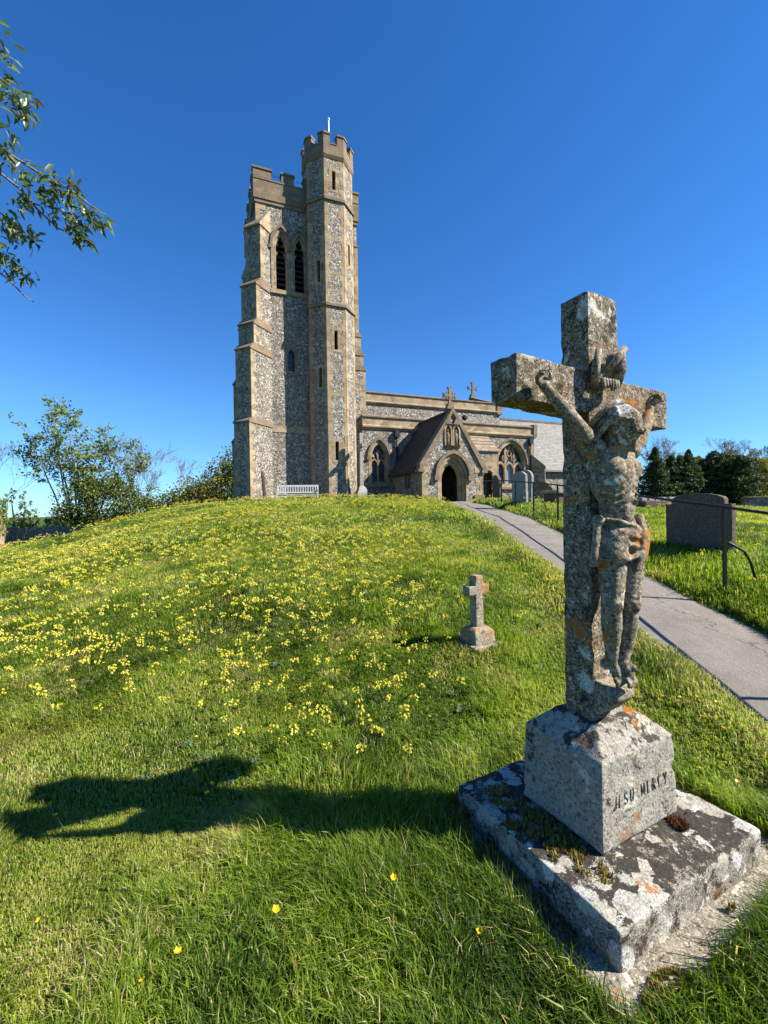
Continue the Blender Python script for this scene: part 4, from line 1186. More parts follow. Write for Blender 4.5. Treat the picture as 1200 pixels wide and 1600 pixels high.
slab(wh, [(-.31,-.3), (-.31,.84), (-.25,.88)] + [(y_*.8, z_) for y_, z_ in arcp(.27, .90, .97, 6)] + [(.25,.88), (.31,.84), (.31,-.3)], .09, PALESTONE, 'slab', 2)
cu = at('headstone', 4.75, 14.6, R(22), 'round topped headstone rising just behind the pale leaning one', 'headstone', rot=(0, R(2), R(22)))
slab(cu, [(-.33,-.3), (-.33,.85)] + arcp(.33, .86, 1.12, 10) + [(.33,.85), (.33,-.3)], .10, PALESTONE, 'slab', 3)
dk = at('headstone', 4.55, 17.4, R(30), 'small dark crooked gravestone beside the porch wall', 'headstone', rot=(R(6), R(-8), R(26)))
slab(dk, [(-.22,-.3), (-.22,.55), (-.30,.62), (-.18,.84)] + arcp(.14, .88, 1.0, 6) + [(.2,.80), (.27,.60), (.2,.5), (.2,-.3)], .14, HEADSTONE, 'slab', 5, .012)
# leaning slab seen edge-on against the tower
ln = at('headstone', -6.02, 22.1, R(15), 'thin dark headstone leaning edge-on in front of the tower', 'headstone', rot=(R(0), R(-4), R(20)))
slab(ln, [(-.30,-.4), (-.30,1.35)] + arcp(.30, 1.37, 1.62, 8) + [(.30,1.35), (.30,-.4)], .13, HEADSTONE, 'slab', 6)
# chest tombs beyond the rail
def chest(x, y, rz, L, Wd, H, label, seed):
    o = at('chest_tomb', x, y, rz, label, 'tomb')
    m = MB(); m.box(-L/2, L/2, -Wd/2, Wd/2, -.3, H, HEADSTONE); worn('body', m, o, HEADSTONE, .09, .01, .006, seed, 5)
    m = MB(); m.box(-L/2-.08, L/2+.08, -Wd/2-.08, Wd/2+.08, H+.003, H+.11, PALESTONE); worn('lid', m, o, PALESTONE, .08, .012, .010, seed+1, 6)
chest(6.35, 15.0, R(22), 1.5, .7, .36, 'low chest tomb with a pale lichened lid by the buttress', 11)
tm = at('grave_kerb', 9.3, 14.6, R(10), 'dark low tomb topped with a row of pale stones', 'tomb')
m = MB(); m.box(-.95, .95, -.4, .4, -.3, .26, HEADSTONE); worn('body', m, tm, HEADSTONE, .1, .02, .02, 15, 4)
for i in range(7):
    m = MB(); x_ = -.8+i*.26
    m.prism([(x_-.11,-.2,.25), (x_+.11,-.2,.25), (x_+.10,.15,.25), (x_-.10,.16,.25)], (.01, .02, .13), PALESTONE); worn('cap_stone', m, tm, PALESTONE, .05, .02, .02, 20+i, 9)
wl_ = at('boundary_wall', 22.5, 25.5, R(-8), 'low flint boundary wall under the dark conifers', 'wall')
m = MB(); m.box(-1.2, 8, -.2, .2, -.5, .55, FLINT); worn('flint_wall', m, wl_, FLINT, .25, .03, .04, 21, 3)
m = MB(); m.box(-1.25, 8.05, -.26, .26, .55, .66, LIME2); worn('coping', m, wl_, LIME2, .2, .02, .03, 22, 3)
fs = at('ledger_stone', -6.6, 7.0, R(12), 'flat pale stone sunk in the turf at the mound edge', 'stone', dz=0)
m = MB(); m.box(-1.0, 1.0, -.3, .32, -.1, .045, PALESTONE); worn('slab', m, fs, PALESTONE, .06, .02, .02, 25, 5)

# tall slender memorial cross seen edge-on
mc = at('memorial_cross', -1.24, 24.45, R(-68), 'tall slender grey stone cross on steps against the tower buttress', 'memorial')
m = MB()
m.prism([(-.36,-.36,-.6), (.36,-.36,-.6), (.36,.36,-.6), (-.36,.36,-.6)], (0,0,1.0), GREYSTONE)
v = []
for z, a_ in ((.40,.30), (.62,.22), (.78,.12)): v += [(-a_,-a_,z),(a_,-a_,z),(a_,a_,z),(-a_,a_,z)]
m.add(v, [(3,2,1,0)] + [(i*4+k, i*4+(k+1) % 4, i*4+4+(k+1) % 4, i*4+4+k) for i in range(2) for k in range(4)] + [(8,9,10,11)], GREYSTONE)
m.build('stepped_base', mc)
m = MB(); v = []
for z, a_ in ((.77,.105), (2.85,.085), (3.75,.085)): v += [(-a_,-a_,z),(a_,-a_,z),(a_,a_,z),(-a_,a_,z)]
m.add(v, [(3,2,1,0)] + [(i*4+k, i*4+(k+1) % 4, i*4+4+(k+1) % 4, i*4+4+k) for i in range(2) for k in range(4)] + [(8,9,10,11)], GREYSTONE)
m.build('shaft', mc)
m = MB(); m.box(-.42, -.085, -.08, .08, 2.95, 3.15, GREYSTONE); m.box(.085, .42, -.08, .08, 2.95, 3.15, GREYSTONE); m.box(-.12, .12, -.11, .11, 2.78, 2.9, GREYSTONE)
m.build('arms', mc)

# ------------------------------------------------------------------ bench
be = at('bench', -4.42, 22.4, R(8), 'silvered wooden slatted bench facing the churchyard below the tower', 'bench', dz=-.08)
L = 1.02
for s in (-1, 1):
    m = MB(); m.box(s*L-.035, s*L+.035, -.28, -.21, -.15, .63, TEAK); m.build('leg', be)
    m = MB(); m.prism([(s*L-.035, .22, -.15), (s*L-.035, .29, -.15), (s*L-.035, .36, .92), (s*L-.035, .30, .92)], (.07, 0, 0), TEAK); m.build('leg', be, True)
    m = MB(); m.box(s*L-.045, s*L+.045, -.32, .33, .63, .675, TEAK); m.build('armrest', be)
m = MB(); 
for i in range(5): m.box(-L+.04, L-.04, -.27+i*.10, -.19+i*.10, .40, .43, TEAK)
m.box(-L+.035, L-.035, -.25, -.22, .30, .39, TEAK); m.build('seat', be)
m = MB(); m.box(-L+.035, L-.035, .29, .34, .82, .92, TEAK); m.box(-L+.035, L-.035, .27, .31, .50, .56, TEAK)
for i in range(15):
    x_ = -L+.12+i*(2*L-.24)/14; m.box(x_-.028, x_+.028, .293, .318, .56, .82, TEAK)
m.build('backrest', be)

# ------------------------------------------------------------------ handrail beside the path
hr_ = at('handrail', 3.78, 4.9, 0, 'long black iron handrail climbing beside the path', 'handrail')
hx, hy, hz = hr_.location
RY = [16.8, 13.8, 10.9, 9.44, 6.2, 4.9, 4.25, 2.0, .4]; RZ = [2.62, 2.45, 2.20, 2.06, 1.70, 1.56, 1.485, 1.24, 1.06]
rx = lambda y: 3.78 + .05*math.sin(y*.35) + (.12 if y > 14 else 0)*(y-14)/3
m = MB(); pts = [(rx(y)-hx, y-hy, z-hz) for y, z in zip(RY, RZ)]
m.tube(pts, .016, IRON, 8); m.tube([pts[0], (pts[0][0]-.02, pts[0][1]+.06, pts[0][2]-.1)], .019, IRON, 8); m.build('rail', hr_)
for i, y in enumerate((16.4, 13.8, 12.35, 10.9, 9.44, 4.9, 2.9, 1.2)):
    z1 = np.interp(y, RY[::-1], RZ[::-1]); z0 = h1(rx(y), y) - .25
    m = MB(); m.box(rx(y)-.016-hx, rx(y)+.016-hx, y-.016-hy, y+.016-hy, z0-hz, z1-.012-hz, IRON); m.build('post', hr_)
    if y in (13.8, 10.9, 4.9, 1.2):
        zz = z0 + .25 + .60*(z1-z0-.25); xx = rx(y)
        m = MB(); g_ = h1(xx+.36, y-.05)
        m.tube([(xx-hx, y-hy, zz-hz), (xx+.10-hx, y-.01-hy, zz-.05-hz), (xx+.21-hx, y-.02-hy, zz-.12-hz), (xx+.27-hx, y-.03-hy, zz-.24-hz), (xx+.36-hx, y-.05-hy, g_-.15-hz)], .014, IRON, 7); m.build('brace', hr_)
# ------------------------------------------------------------------ trees
def leaf_cloud(cent, size, n_ratio, rnd, squash=.5, aspect=1.7):
    """diamond leaf faces at the points cent (n,3) with random orientation; returns verts, tint"""
    n = len(cent)
    d = rnd.normal(size=(n, 3)); d /= np.linalg.norm(d, axis=1)[:, None]
    nn = rnd.normal(size=(n, 3)); nn[:, 2] += squash*2; s = np.cross(d, nn); s /= np.maximum(np.linalg.norm(s, axis=1), 1e-6)[:, None]
    L = size*rnd.uniform(.6, 1.3, n)[:, None]; Wd = L/aspect
    v = np.stack([cent - d*L*.5, cent + s*Wd*.5, cent + d*L*.5, cent - s*Wd*.5], 1).reshape(-1, 3)
    return v
def crown_obj(name, pts, size, mat, parent, rnd, tint=None, aspect=1.7, squash=.5):
    n = len(pts)
    v = leaf_cloud(pts, size, 1, rnd, squash, aspect)
    if tint is None: tint = rnd.rand(n)
    me = fast_mesh(name, v, np.full(n, 4), np.arange(4*n), [mat], attrs={'tint': np.repeat(tint, 4)})
    return link(bpy.data.objects.new(name, me), parent)

def grow(rnd, p, d, L, r, depth, segs, tips, spread=.55, up=.12, kids=(2, 3), shrink=.72, droop=0):
    p = Vector(p); d = Vector(d).normalized(); n = 3; pts = [p.copy()]; rad = [r]
    for i in range(n):
        d = (d + Vector((rnd.normal()*.10, rnd.normal()*.10, rnd.normal()*.08 + up*.25 - droop))).normalized()
        p = p + d*L/n; pts.append(p.copy()); rad.append(r*(1-.35*(i+1)/n))
    segs.append((pts, rad))
    if depth == 0:
        tips.append((p.copy(), d.copy())); return
    for k in range(rnd.randint(kids[0], kids[1]+1)):
        a = Vector((rnd.normal(), rnd.normal(), rnd.normal()*.6)).normalized()
        nd = (d + a*spread + Vector((0, 0, up))).normalized()
        grow(rnd, pts[-1] if k < 2 else pts[2], nd, L*shrink*rnd.uniform(.8, 1.15), rad[-1]*rnd.uniform(.62, .8), depth-1, segs, tips, spread, up, kids, shrink, droop)
    if depth <= 2: tips.append((p.copy(), d.copy()))

GREEN_SPRING = m_ramp_attr('spring_leaf', [(0, (.07,.11,.018)), (.5, (.15,.21,.04)), (1, (.27,.33,.09))], .35, .5)
GREEN_DARK = m_ramp_attr('ivy_leaf', [(0, (.035,.055,.012)), (.5, (.10,.13,.028)), (1, (.24,.26,.065))], .3, .5)
CONIFER = m_ramp_attr('conifer_spray', [(0, (.018,.030,.012)), (.5, (.045,.070,.024)), (1, (.13,.15,.045))], .2, .7)
YEWGOLD = m_ramp_attr('golden_conifer_spray', [(0, (.05,.062,.012)), (.5, (.14,.15,.026)), (1, (.30,.27,.06))], .3, .7)
BUDS = m_ramp_attr('opening_buds', [(0, (.08,.065,.04)), (.6, (.14,.125,.05)), (1, (.18,.19,.06))], .3, .7)

def broad_tree(name, label, cat, x, y, H, seed, depth=5, leaf=.22, per_tip=10, mat=GREEN_SPRING, bark=BARK, lean=(0,0), spread=.5, r0=.16, group=None, zoff=0, kids=(2,3), first=.26, stems=1, keep=1.0, up=.12, rleaf=.35):
    rnd = np.random.RandomState(seed)
    o = at(name, x, y, 0, label, cat, group, dz=zoff)
    segs, tips = [], []
    for s in range(stems):
        a = s*2.4+seed
        d = (lean[0]+(math.cos(a)*.28 if stems > 1 else 0), lean[1]+(math.sin(a)*.28 if stems > 1 else 0), 1)
        grow(rnd, (math.cos(a)*.12*(stems>1), math.sin(a)*.12*(stems>1), -.4), d, H*first, r0*(1 if s == 0 else .8), depth, segs, tips, spread, up, kids)
    ks = H/max(p.z for p, d in tips)          # stretch to the wanted height
    segs = [([p*ks for p in pts], rad) for pts, rad in segs]; tips = [(p*ks, d) for p, d in tips]
    m = MB()
    for pts, rad in segs: m.tube(pts, [max(.011, q_) for q_ in rad], bark, 5 if rad[0] > .03 else 3, cap=False)
    m.build('trunk', o)
    if per_tip:
        P = []
        along = [(p_, None) for pts, rad in segs if rad[0] < r0*.42 for p_ in pts[1:3]]
        for p, d in tips + along:
            if rnd.rand() > keep*(1 if d is not None else .35): continue
            k = max(1, int(per_tip*rnd.uniform(.5, 1.5)))
            P.append(np.array(p)[None] + rnd.normal(size=(k, 3))*(rleaf if mat is not BUDS else .08)*np.array([1,1,.8]))
        if P:
            P = np.concatenate(P); crown_obj('crown', P, leaf, mat, o, rnd)
    return o

def conifer(name, label, cat, x, y, H, Rb, seed, mat=CONIFER, group=None, n=5200, size=.30, power=.85, zoff=0, bottom=.04, rough=.75):
    rnd = np.random.RandomState(seed)
    o = at(name, x, y, 0, label, cat, group, dz=zoff)
    m = MB(); m.tube([(0,0,-.5), (0,0,H*.5), (.02,0,H*.97)], [Rb*.10, Rb*.06, .015], BARKD, 6); m.build('trunk', o)
    # tiers of boughs: each bough a drooping plume of sprays
    nb = int(n/34); P = []; T = []
    for b in range(nb):
        t = rnd.rand()**.85; z = H*(bottom + (1-bottom)*t); a = rnd.rand()*2*PI
        Rr = Rb*(1-t)**power*(1 + rough*math.sin(a*3+seed) * .5)*rnd.uniform(.55, 1.22) + .10
        k = 34; s = np.sqrt(rnd.rand(k))
        rr = Rr*(.25+.75*s); wid = .10 + .20*Rr*(s)*.6
        aa = a + rnd.normal(size=k)*wid/np.maximum(rr, .15)
        zz = z - .16*rr + .10*rr**2/max(Rr, .3) + rnd.normal(size=k)*.07
        P.append(np.c_[rr*np.cos(aa), rr*np.sin(aa), zz]); tb = rnd.rand()
        T.append(np.clip(.55*tb + .45*rnd.rand(k), 0, 1))
    P = np.concatenate(P); T = np.concatenate(T)
    crown_obj('crown', P, size, mat, o, rnd, T, 2.6, .8)
    return o

def bush(name, label, cat, x, y, lobes, seed, mat, n=5000, size=.2, group=None, zoff=0, stems=True, k=1.0):
    """lobes: (dx, dy, z, rx, ry, rz)"""
    rnd = np.random.RandomState(seed); lobes = [tuple(q_*k for q_ in l) for l in lobes]
    o = at(name, x, y, 0, label, cat, group, dz=zoff)
    vol = np.array([l[3]*l[4] + l[5]*l[3] for l in lobes]); cnt = (vol/vol.sum()*n).astype(int)
    P, T = [], []
    for l, k in zip(lobes, cnt):
        # clumps on the lobe's skin with gaps between them
        nc = max(6, k//26); d = rnd.normal(size=(nc, 3)); d /= np.linalg.norm(d, axis=1)[:, None]
        c = d*np.array(l[3:6])*rnd.uniform(.5, 1.22, nc)[:, None] + np.array(l[:3])
        pick = rnd.randint(0, nc, k); tb = rnd.rand(nc)
        P.append(c[pick] + rnd.normal(size=(k, 3))*min(l[3:6])*.16); T.append(np.clip(.6*tb[pick] + .4*rnd.rand(k), 0, 1))
    crown_obj('foliage', np.concatenate(P), size, mat, o, rnd, np.concatenate(T), 1.6, .5)
    m = MB()
    for i, l in enumerate(lobes[:4]): m.tube([(l[0]*.3, l[1]*.3, -.4), (l[0]*.7, l[1]*.7, l[2]*.6), (l[0], l[1], l[2])], [.10, .07, .03], BARKD, 5)
    m.build('stems', o)
    return o

# behind the mound: half bare sycamore, ivy thicket, conifer, fence (base heights given as absolute levels)
def lvl(x, y, z): return z - h1(x, y)
def fan_tree(name, label, x, y, z0, tops, seed, leaf, mat, bark, clump):
    """several slim stems fanning from one stool, side twigs with separate leaf clumps"""
    rnd = np.random.RandomState(seed); o = at(name, x, y, 0, label, 'tree', dz=lvl(x, y, z0)); m = MB(); P = []
    for dx, H in tops:
        dy = rnd.normal()*1.2; n = 9; pts = []
        for i in range(n+1):
            t = i/n; pts.append(Vector((dx*t**.85 + rnd.normal()*.10*t, dy*t + rnd.normal()*.10*t, -.4 + (H+.4)*(t**.92))))
        m.tube(pts, list(np.linspace(.13, .02, n+1)), bark, 6, cap=False)
        for k in range(int(15 + H)):
            t = rnd.uniform(.38, 1)**.8; q_ = t*n; a = pts[min(n-1, int(q_))].lerp(pts[min(n, int(q_)+1)], q_-int(q_))
            d = Vector((rnd.normal()*.9 + .25*np.sign(dx), rnd.normal()*.9, rnd.uniform(.1, 1.0))).normalized(); L = rnd.uniform(.7, 2.0)*(1.25-.65*t)
            b1 = a + d*L*.55 + Vector((0,0,-.05)); b2 = a + d*L + Vector((0,0,.15*L))
            m.tube([a, b1, b2], [.035, .024, .012], bark, 4, cap=False)
            ends = [b2, b1.lerp(b2, .5) + Vector(rnd.normal(size=3))*.3]
            for e_ in ends:
                if rnd.rand() < .30: continue
                c = rnd.randint(*clump); P.append(np.array(e_)[None] + rnd.normal(size=(c, 3))*np.array([.24, .24, .17]))
                if rnd.rand() < .5:
                    e2 = e_ + Vector(rnd.normal(size=3))*.5; m.tube([b1, e2], [.018, .010], bark, 3, cap=False)
                    P.append(np.array(e2)[None] + rnd.normal(size=(c//2+1, 3))*.18)
    m.build('trunk', o); crown_obj('crown', np.concatenate(P), leaf, mat, o, rnd, None, 1.3, .6)
fan_tree('sycamore_tree', 'tall spring tree with loose leafy top above the ivy thicket', -31.0, 44.2, -1.6, [(-5.2, 11.6), (-3.6, 12.9), (-1.7, 13.7), (.5, 13.0), (2.7, 11.9), (4.6, 10.6), (6.6, 9.0), (-.6, 10.4), (1.5, 9.6)], 17, .27, GREEN_SPRING, TWIG, (9, 20))
broad_tree('bare_tree', 'fine twigged leafless tree standing behind the ivy thicket', 'tree', -26.78, 47.45, 11.8, 23, 6, .10, 3, BUDS, TWIG, (.1, 0), .52, .10, stems=3, keep=.7, zoff=lvl(-26.78,47.45,-1.78))
broad_tree('bare_tree', 'bare spreading tree with ivy clad leaning trunk near the gate pier', 'tree', -39.26, 42.9, 12.2, 31, 6, .12, 3, BUDS, TWIG, (-.05, 0), .55, .15, stems=3, keep=.6, zoff=lvl(-39.26,42.9,-2.43))
bush('ivy_thicket', 'dark ivy covered thicket at the foot of the spring tree', 'bush', -28.08, 42.9, [(-1.5,0,2.6,1.5,1.1,2.2), (.6,0,2.6,2.0,1.3,2.0), (2.5,.3,2.3,1.7,1.2,2.0), (-1.0,.2,5.0,.50,.45,1.5), (-2.4,-.2,1.4,1.1,.9,1.2), (3.7,.3,1.5,1.1,1.0,1.5), (-.3,.1,4.2,.9,.7,.8), (1.5,.2,4.2,1.0,.8,.7)], 5, GREEN_DARK, 24000, .21, zoff=lvl(-28.08,42.9,-1.26), k=1.3)
bush('ivy_stump', 'small ivy wrapped leaning stem against the pale sky', 'bush', -34.97, 41.6, [(0,0,1.2,.55,.4,1.2), (.5,0,2.7,.42,.35,1.1), (1.2,0,2.0,.5,.4,.5), (-.5,0,3.6,.3,.3,.6)], 8, GREEN_DARK, 2600, .15, zoff=lvl(-34.97,41.6,-1.26), k=1.3)
bush('conifer_bush', 'broad golden green conifer beside the tower buttress', 'conifer', -18.46, 42.9, [(0,0,2.2,2.2,1.8,1.8), (1.9,0,3.0,1.9,1.7,2.2), (3.6,.4,3.9,1.9,1.5,2.6), (-1.5,0,1.6,1.5,1.4,1.3), (4.6,.5,5.4,1.1,.9,1.8), (1.3,-.4,1.4,2.4,1.4,1.4)], 12, YEWGOLD, 34000, .24, zoff=lvl(-18.46,42.9,-0.74), k=1.3)
bush('hedge', 'dark clipped hedge running behind the low fence', 'hedge', -24.2, 30.2, [(-3.0,0,.9,1.5,.7,.9), (-1.2,0,1.0,1.5,.7,1.0), (.7,0,.9,1.4,.7,1.0), (-4.8,0,.8,1.4,.7,.8), (-6.6,0,.8,1.4,.7,.9), (-8.4,0,1.4,1.4,.8,1.6)], 14, GREEN_DARK, 10000, .14, zoff=lvl(-24.2,30.2,-.9))

# fence panels of woven laths, dark in their own shade
def fence():
    o = at('hurdle_fence', -21.2, 27.2, R(8), 'low grey lath fence sloping down behind the flowery mound', 'fence', dz=lvl(-21.2,27.2,-.15))
    for i in range(5):
        m = MB(); x0_ = -4.2 + i*1.25
        for k in range(12):
            m.prism([(x0_+k*.10, 0, -.9), (x0_+k*.10+.06, 0, -.9), (x0_+k*.10+.12, 0, .95), (x0_+k*.10+.06, 0, .95)], (0, .02, 0), TEAKD)
        m.box(x0_, x0_+1.22, .021, .06, .62, .70, TEAKD); m.box(x0_, x0_+1.22, .021, .06, -.1, -.02, TEAKD)
        m.build('panel', o, True)
        m = MB(); m.box(x0_-.06, x0_-.01, -.02, .08, -1.0, 1.05, TEAKD); m.build('post', o)
TEAKD = m_flat('weathered_lath', (.16,.155,.15), .85, .35, 9)
fence()
pr = at('gate_pier', -22.9, 25.6, R(15), 'ivy topped stone gate pier with a brick foot', 'pier', dz=lvl(-22.9,25.6,-.15))
BRICK = m_flat('red_brick', (.22,.11,.07), .9, .4, 7)
m = MB(); m.box(-.38,.38,-.38,.38,.0,2.1,LIME); worn('pier', m, pr, LIME, .2, .02, .02, 41, 4)
m = MB(); m.box(-.46,.46,-.46,.46,-1.2,.0,BRICK); worn('brick_foot', m, pr, BRICK, .2, .02, .012, 42, 6)
rv = np.random.RandomState(77); k = 1300; a = rv.rand(k)*2*PI
crown_obj('ivy', np.c_[np.cos(a)*.5*rv.uniform(.85,1.2,k), np.sin(a)*.5*rv.uniform(.85,1.2,k), .25+2.5*rv.rand(k)**.6], .16, GREEN_SPRING, pr, rv)
po = at('fence_post', -15.8, 26.6, 0, 'single dark post standing on the mound before the thicket', 'post', dz=.3)
m = MB(); m.box(-.07,.07,-.07,.07,-.9,1.2,BARKD); m.box(-.09,.09,-.09,.09,1.2,1.25,BARKD); m.build('stake', po)

# beyond the graves: dark conifers in a row with bare trees behind
CL = 'dark conifer in the dense row beyond the graves'
row = [(25.0, 40, 5.3, 1.45, 'spire topped conifer standing clear beside the carved figure', .95), (27.1, 41, 4.7, 1.5, 'blunt dark conifer beside the clear spire topped one', .8),
       (28.6, 42, 4.8, 1.4, 'narrow dark conifer behind the broad headstone', .85), (28.4, 40.5, 5.1, 1.3, 'conifer with a bent nodding tip in the dark row', 1.0), (30.4, 42, 4.7, 2.0, 'paler bushy conifer in the middle of the dark row', .6),
       (31.2, 41, 5.1, 1.7, 'round headed conifer rising over the dark row', .6), (33.2, 42, 4.9, 1.9, 'domed dark conifer near the iron rail end', .5), (32.7, 40, 4.6, 1.8, 'broad heavy conifer with layered boughs', .5),
       (35.3, 41, 4.5, 2.2, 'spreading dark conifer at the row end', .5), (38.2, 43, 4.6, 2.6, 'last bushy conifer of the row by the boundary wall', .55)]
for i, (x, y, H, Rb, lab, pw) in enumerate(row):
    conifer('conifer', lab, 'conifer', x, y, H*1.02, Rb*(1.25 if i else 1.1), 100+i, CONIFER if i not in (4, 8) else YEWGOLD, 'conifers beyond the graves', 11000, .24, pw*.85, zoff=-.2, bottom=-.02)
for i, (x, y, H, lab) in enumerate([(29.6, 46, 7.6, 'bare crowned tree behind the spire topped conifer'), (38.6, 50, 8.2, 'thin bare tree poking above the round headed conifer'), (43.6, 50, 7.6, 'bare tree with budding twigs above the spreading conifer'), (35.0, 51, 6.8, 'fine leafless tree behind the nodding conifer')]):
    broad_tree('bare_tree', lab, 'tree', x, y, H, 200+i, 6, .12, 3, BUDS, TWIG, (0,0), .5, .12, stems=2, keep=.7, first=.26)

bush('evergreen_hedge', 'dark evergreen undergrowth filling the gaps beneath the conifers', 'hedge', 33.5, 43.5, [(-9+2.3*i, .4*math.sin(i*2), 1.2+.4*math.sin(i*1.7), 1.7, 1.0, 1.6+.5*math.sin(i*2.3)) for i in range(10)], 61, CONIFER, 15000, .22, zoff=0)

# ------------------------------------------------------------------ overhanging cherry bough, trunk out of frame
CHERRY = m_ramp_attr('cherry_leaf', [(0, (.040,.058,.017)), (.5, (.125,.16,.045)), (.85, (.20,.235,.075)), (1, (.12,.075,.05))], .3, .35, tboost=1.5, spec=.5)
ct = at('overhanging_tree', -6.3, 3.9, 0, 'slender leafy bough drooping into the blue sky', 'tree')
ox, oy, oz = ct.location
m = MB()
m.tube([(0,0,-.4), (.05,0,1.2), (.2,.0,2.6), (.35,-.02,4.2), (.3,.05,5.6)], [.16,.13,.11,.08,.05], BARK, 9)
m.tube([(.2,0,2.6), (.9,-.15,3.5), (1.9,-.25,4.25), (2.7,-.35,4.5)], [.09,.055,.03,.013], BARK, 7)
m.tube([(.35,0,4.2), (1.2,-.2,4.9), (2.2,-.3,5.3), (3.0,-.35,5.35)], [.07,.045,.025,.011], BARK, 7)
m.tube([(.1,0,2.0), (1.0,-.2,3.0), (1.9,-.3,3.4), (2.8,-.4,3.55)], [.07,.045,.025,.011], BARK, 7)
m.tube([(.3,0,3.4), (-.8,.3,4.5), (-1.6,.5,5.2)], [.07,.05,.02], BARK, 7)
m.build('trunk', ct)
Yb = 3.5
def tw(*pts): return [(x_, Yb + dy, z_) for x_, z_, dy in pts]
TWIGS = [ # (points x,z,dy in the bough's own plane at y 3.5)
 (tw((-3.55,4.75,0), (-3.15,4.62,.02), (-2.85,4.42,.0), (-2.62,4.26,-.02), (-2.45,4.17,-.05), (-2.30,4.05,-.05), (-2.22,4.00,-.04)), .012),
 (tw((-3.5,4.62,.1), (-3.12,4.42,.1), (-2.95,4.28,.1), (-2.80,4.10,.08), (-2.62,3.93,.06), (-2.52,3.88,.05), (-2.40,3.88,.04)), .011),
 (tw((-3.6,5.2,0), (-3.2,5.22,0), (-3.02,5.10,.0), (-2.92,5.02,0)), .009),
 (tw((-3.6,5.0,-.1), (-3.25,4.93,-.1), (-3.05,4.85,-.05), (-2.86,4.92,-.02)), .008),
 (tw((-3.6,4.02,.05), (-3.2,3.95,.04), (-2.95,3.86,.0), (-2.75,3.78,-.02)), .009),
 (tw((-3.6,3.75,-.05), (-3.2,3.66,0), (-3.0,3.50,.02), (-2.85,3.35,.0), (-2.76,3.29,0)), .009),
 (tw((-3.6,3.85,.1), (-3.2,3.80,.1), (-3.0,3.70,.1), (-2.86,3.58,.08)), .007),
 (tw((-2.62,4.26,-.02), (-2.50,4.10,-.05), (-2.42,3.96,-.05), (-2.38,3.88,-.05)), .006),
]
m = MB(); lv = []; lt = []
rv = np.random.RandomState(5)
def leaf_at(p, d, L):
    """one folded lance-shaped leaf, drooping"""
    d = Vector(d).normalized(); s = d.cross(Vector((rv.normal()*.6, rv.normal()*.6, 1))).normalized(); n_ = s.cross(d)
    W = L*.15; dr = Vector((0,0,-L*.16))
    a = Vector(p); b1 = a + d*L*.35; b2 = a + d*L*.7 + dr*.5; c = a + d*L + dr
    u = n_*(W*.35)
    return [a, b1+s*W+u, b2+s*W*.8+u, c, b2-s*W*.8+u, b1-s*W+u, b1, b2]
def cluster(p, k, L, spread=.05):
    for _ in range(k):
        q_ = Vector(p) + Vector(np.clip(rv.normal(size=3), -1.5, 1.5))*spread
        d = Vector((rv.normal(), rv.normal()*.8, rv.normal()*.7 - .75)) + Vector((.35, 0, 0))
        lv.append(leaf_at(q_, d, L*rv.uniform(.6, 1.25))); lt.append(rv.rand()*.86 if rv.rand() < .95 else 1.0)
for pts, r_ in TWIGS:
    P = [(p[0]-ox, p[1]-oy, p[2]-oz) for p in pts]
    m.tube(P, list(np.linspace(r_, r_*.35, len(P))), TWIG, 6)
def loc(x, z, dy=0): return (x-ox, Yb+dy-oy, z-oz)
# dense leaf bunches as they hang on the bough
for x, z, k, sp in ((-3.05,5.32,34,.10), (-3.1,5.15,26,.10), (-2.86,4.95,34,.075), (-2.84,4.80,20,.06), (-3.02,4.62,40,.09), (-3.0,4.42,24,.09), (-2.80,4.36,16,.06),
                    (-2.62,4.22,46,.085), (-2.50,4.18,40,.08), (-2.42,4.08,24,.06), (-2.74,4.16,22,.07), (-2.86,4.10,18,.06), (-2.35,4.0,20,.05), (-2.25,3.98,22,.045), (-2.42,3.88,34,.055), (-2.38,3.80,12,.04), (-2.62,4.02,18,.05),
                    (-3.08,4.0,30,.08), (-2.95,3.92,28,.06), (-2.80,3.82,24,.05), (-3.1,3.72,40,.09), (-2.98,3.62,24,.06), (-2.84,3.52,22,.045), (-3.1,3.85,24,.08),
                    (-3.4,5.2,60,.2), (-3.5,4.6,70,.22), (-3.5,3.9,70,.2), (-4.0,4.9,160,.4), (-4.1,4.1,120,.35), (-4.8,5.2,200,.5), (-5.6,5.5,220,.6), (-6.3,6.0,260,.7), (-7.2,5.4,200,.6), (-6.0,4.9,160,.6)):
    cluster(loc(x, z, 0), int(k*1.15), .092, sp*.82)
m.build('twigs', ct)
n = len(lv); v = np.array([[tuple(q_) for q_ in l] for l in lv], float).reshape(-1, 3)
qs = np.array([[0,1,6,6],[1,2,7,6],[2,3,7,7],[0,6,5,5],[6,7,4,5],[7,3,4,4]])
lo, sz = [], []
base_ = (np.arange(n)*8)[:, None]
tri = np.array([[0,1,6],[2,3,7],[0,6,5],[7,3,4]]); qd = np.array([[1,2,7,6],[6,7,4,5]])
tl = (base_[:, :, None] + tri[None]).reshape(-1, 3); ql = (base_[:, :, None] + qd[None]).reshape(-1, 4)
loops = np.r_[tl.ravel(), ql.ravel()]; sizes = np.r_[np.full(len(tl), 3), np.full(len(ql), 4)]
me = fast_mesh('leaves', v, sizes, loops, [CHERRY], attrs={'tint': np.repeat(np.array(lt), 8)}, smooth=True)
link(bpy.data.objects.new('leaves', me), ct)
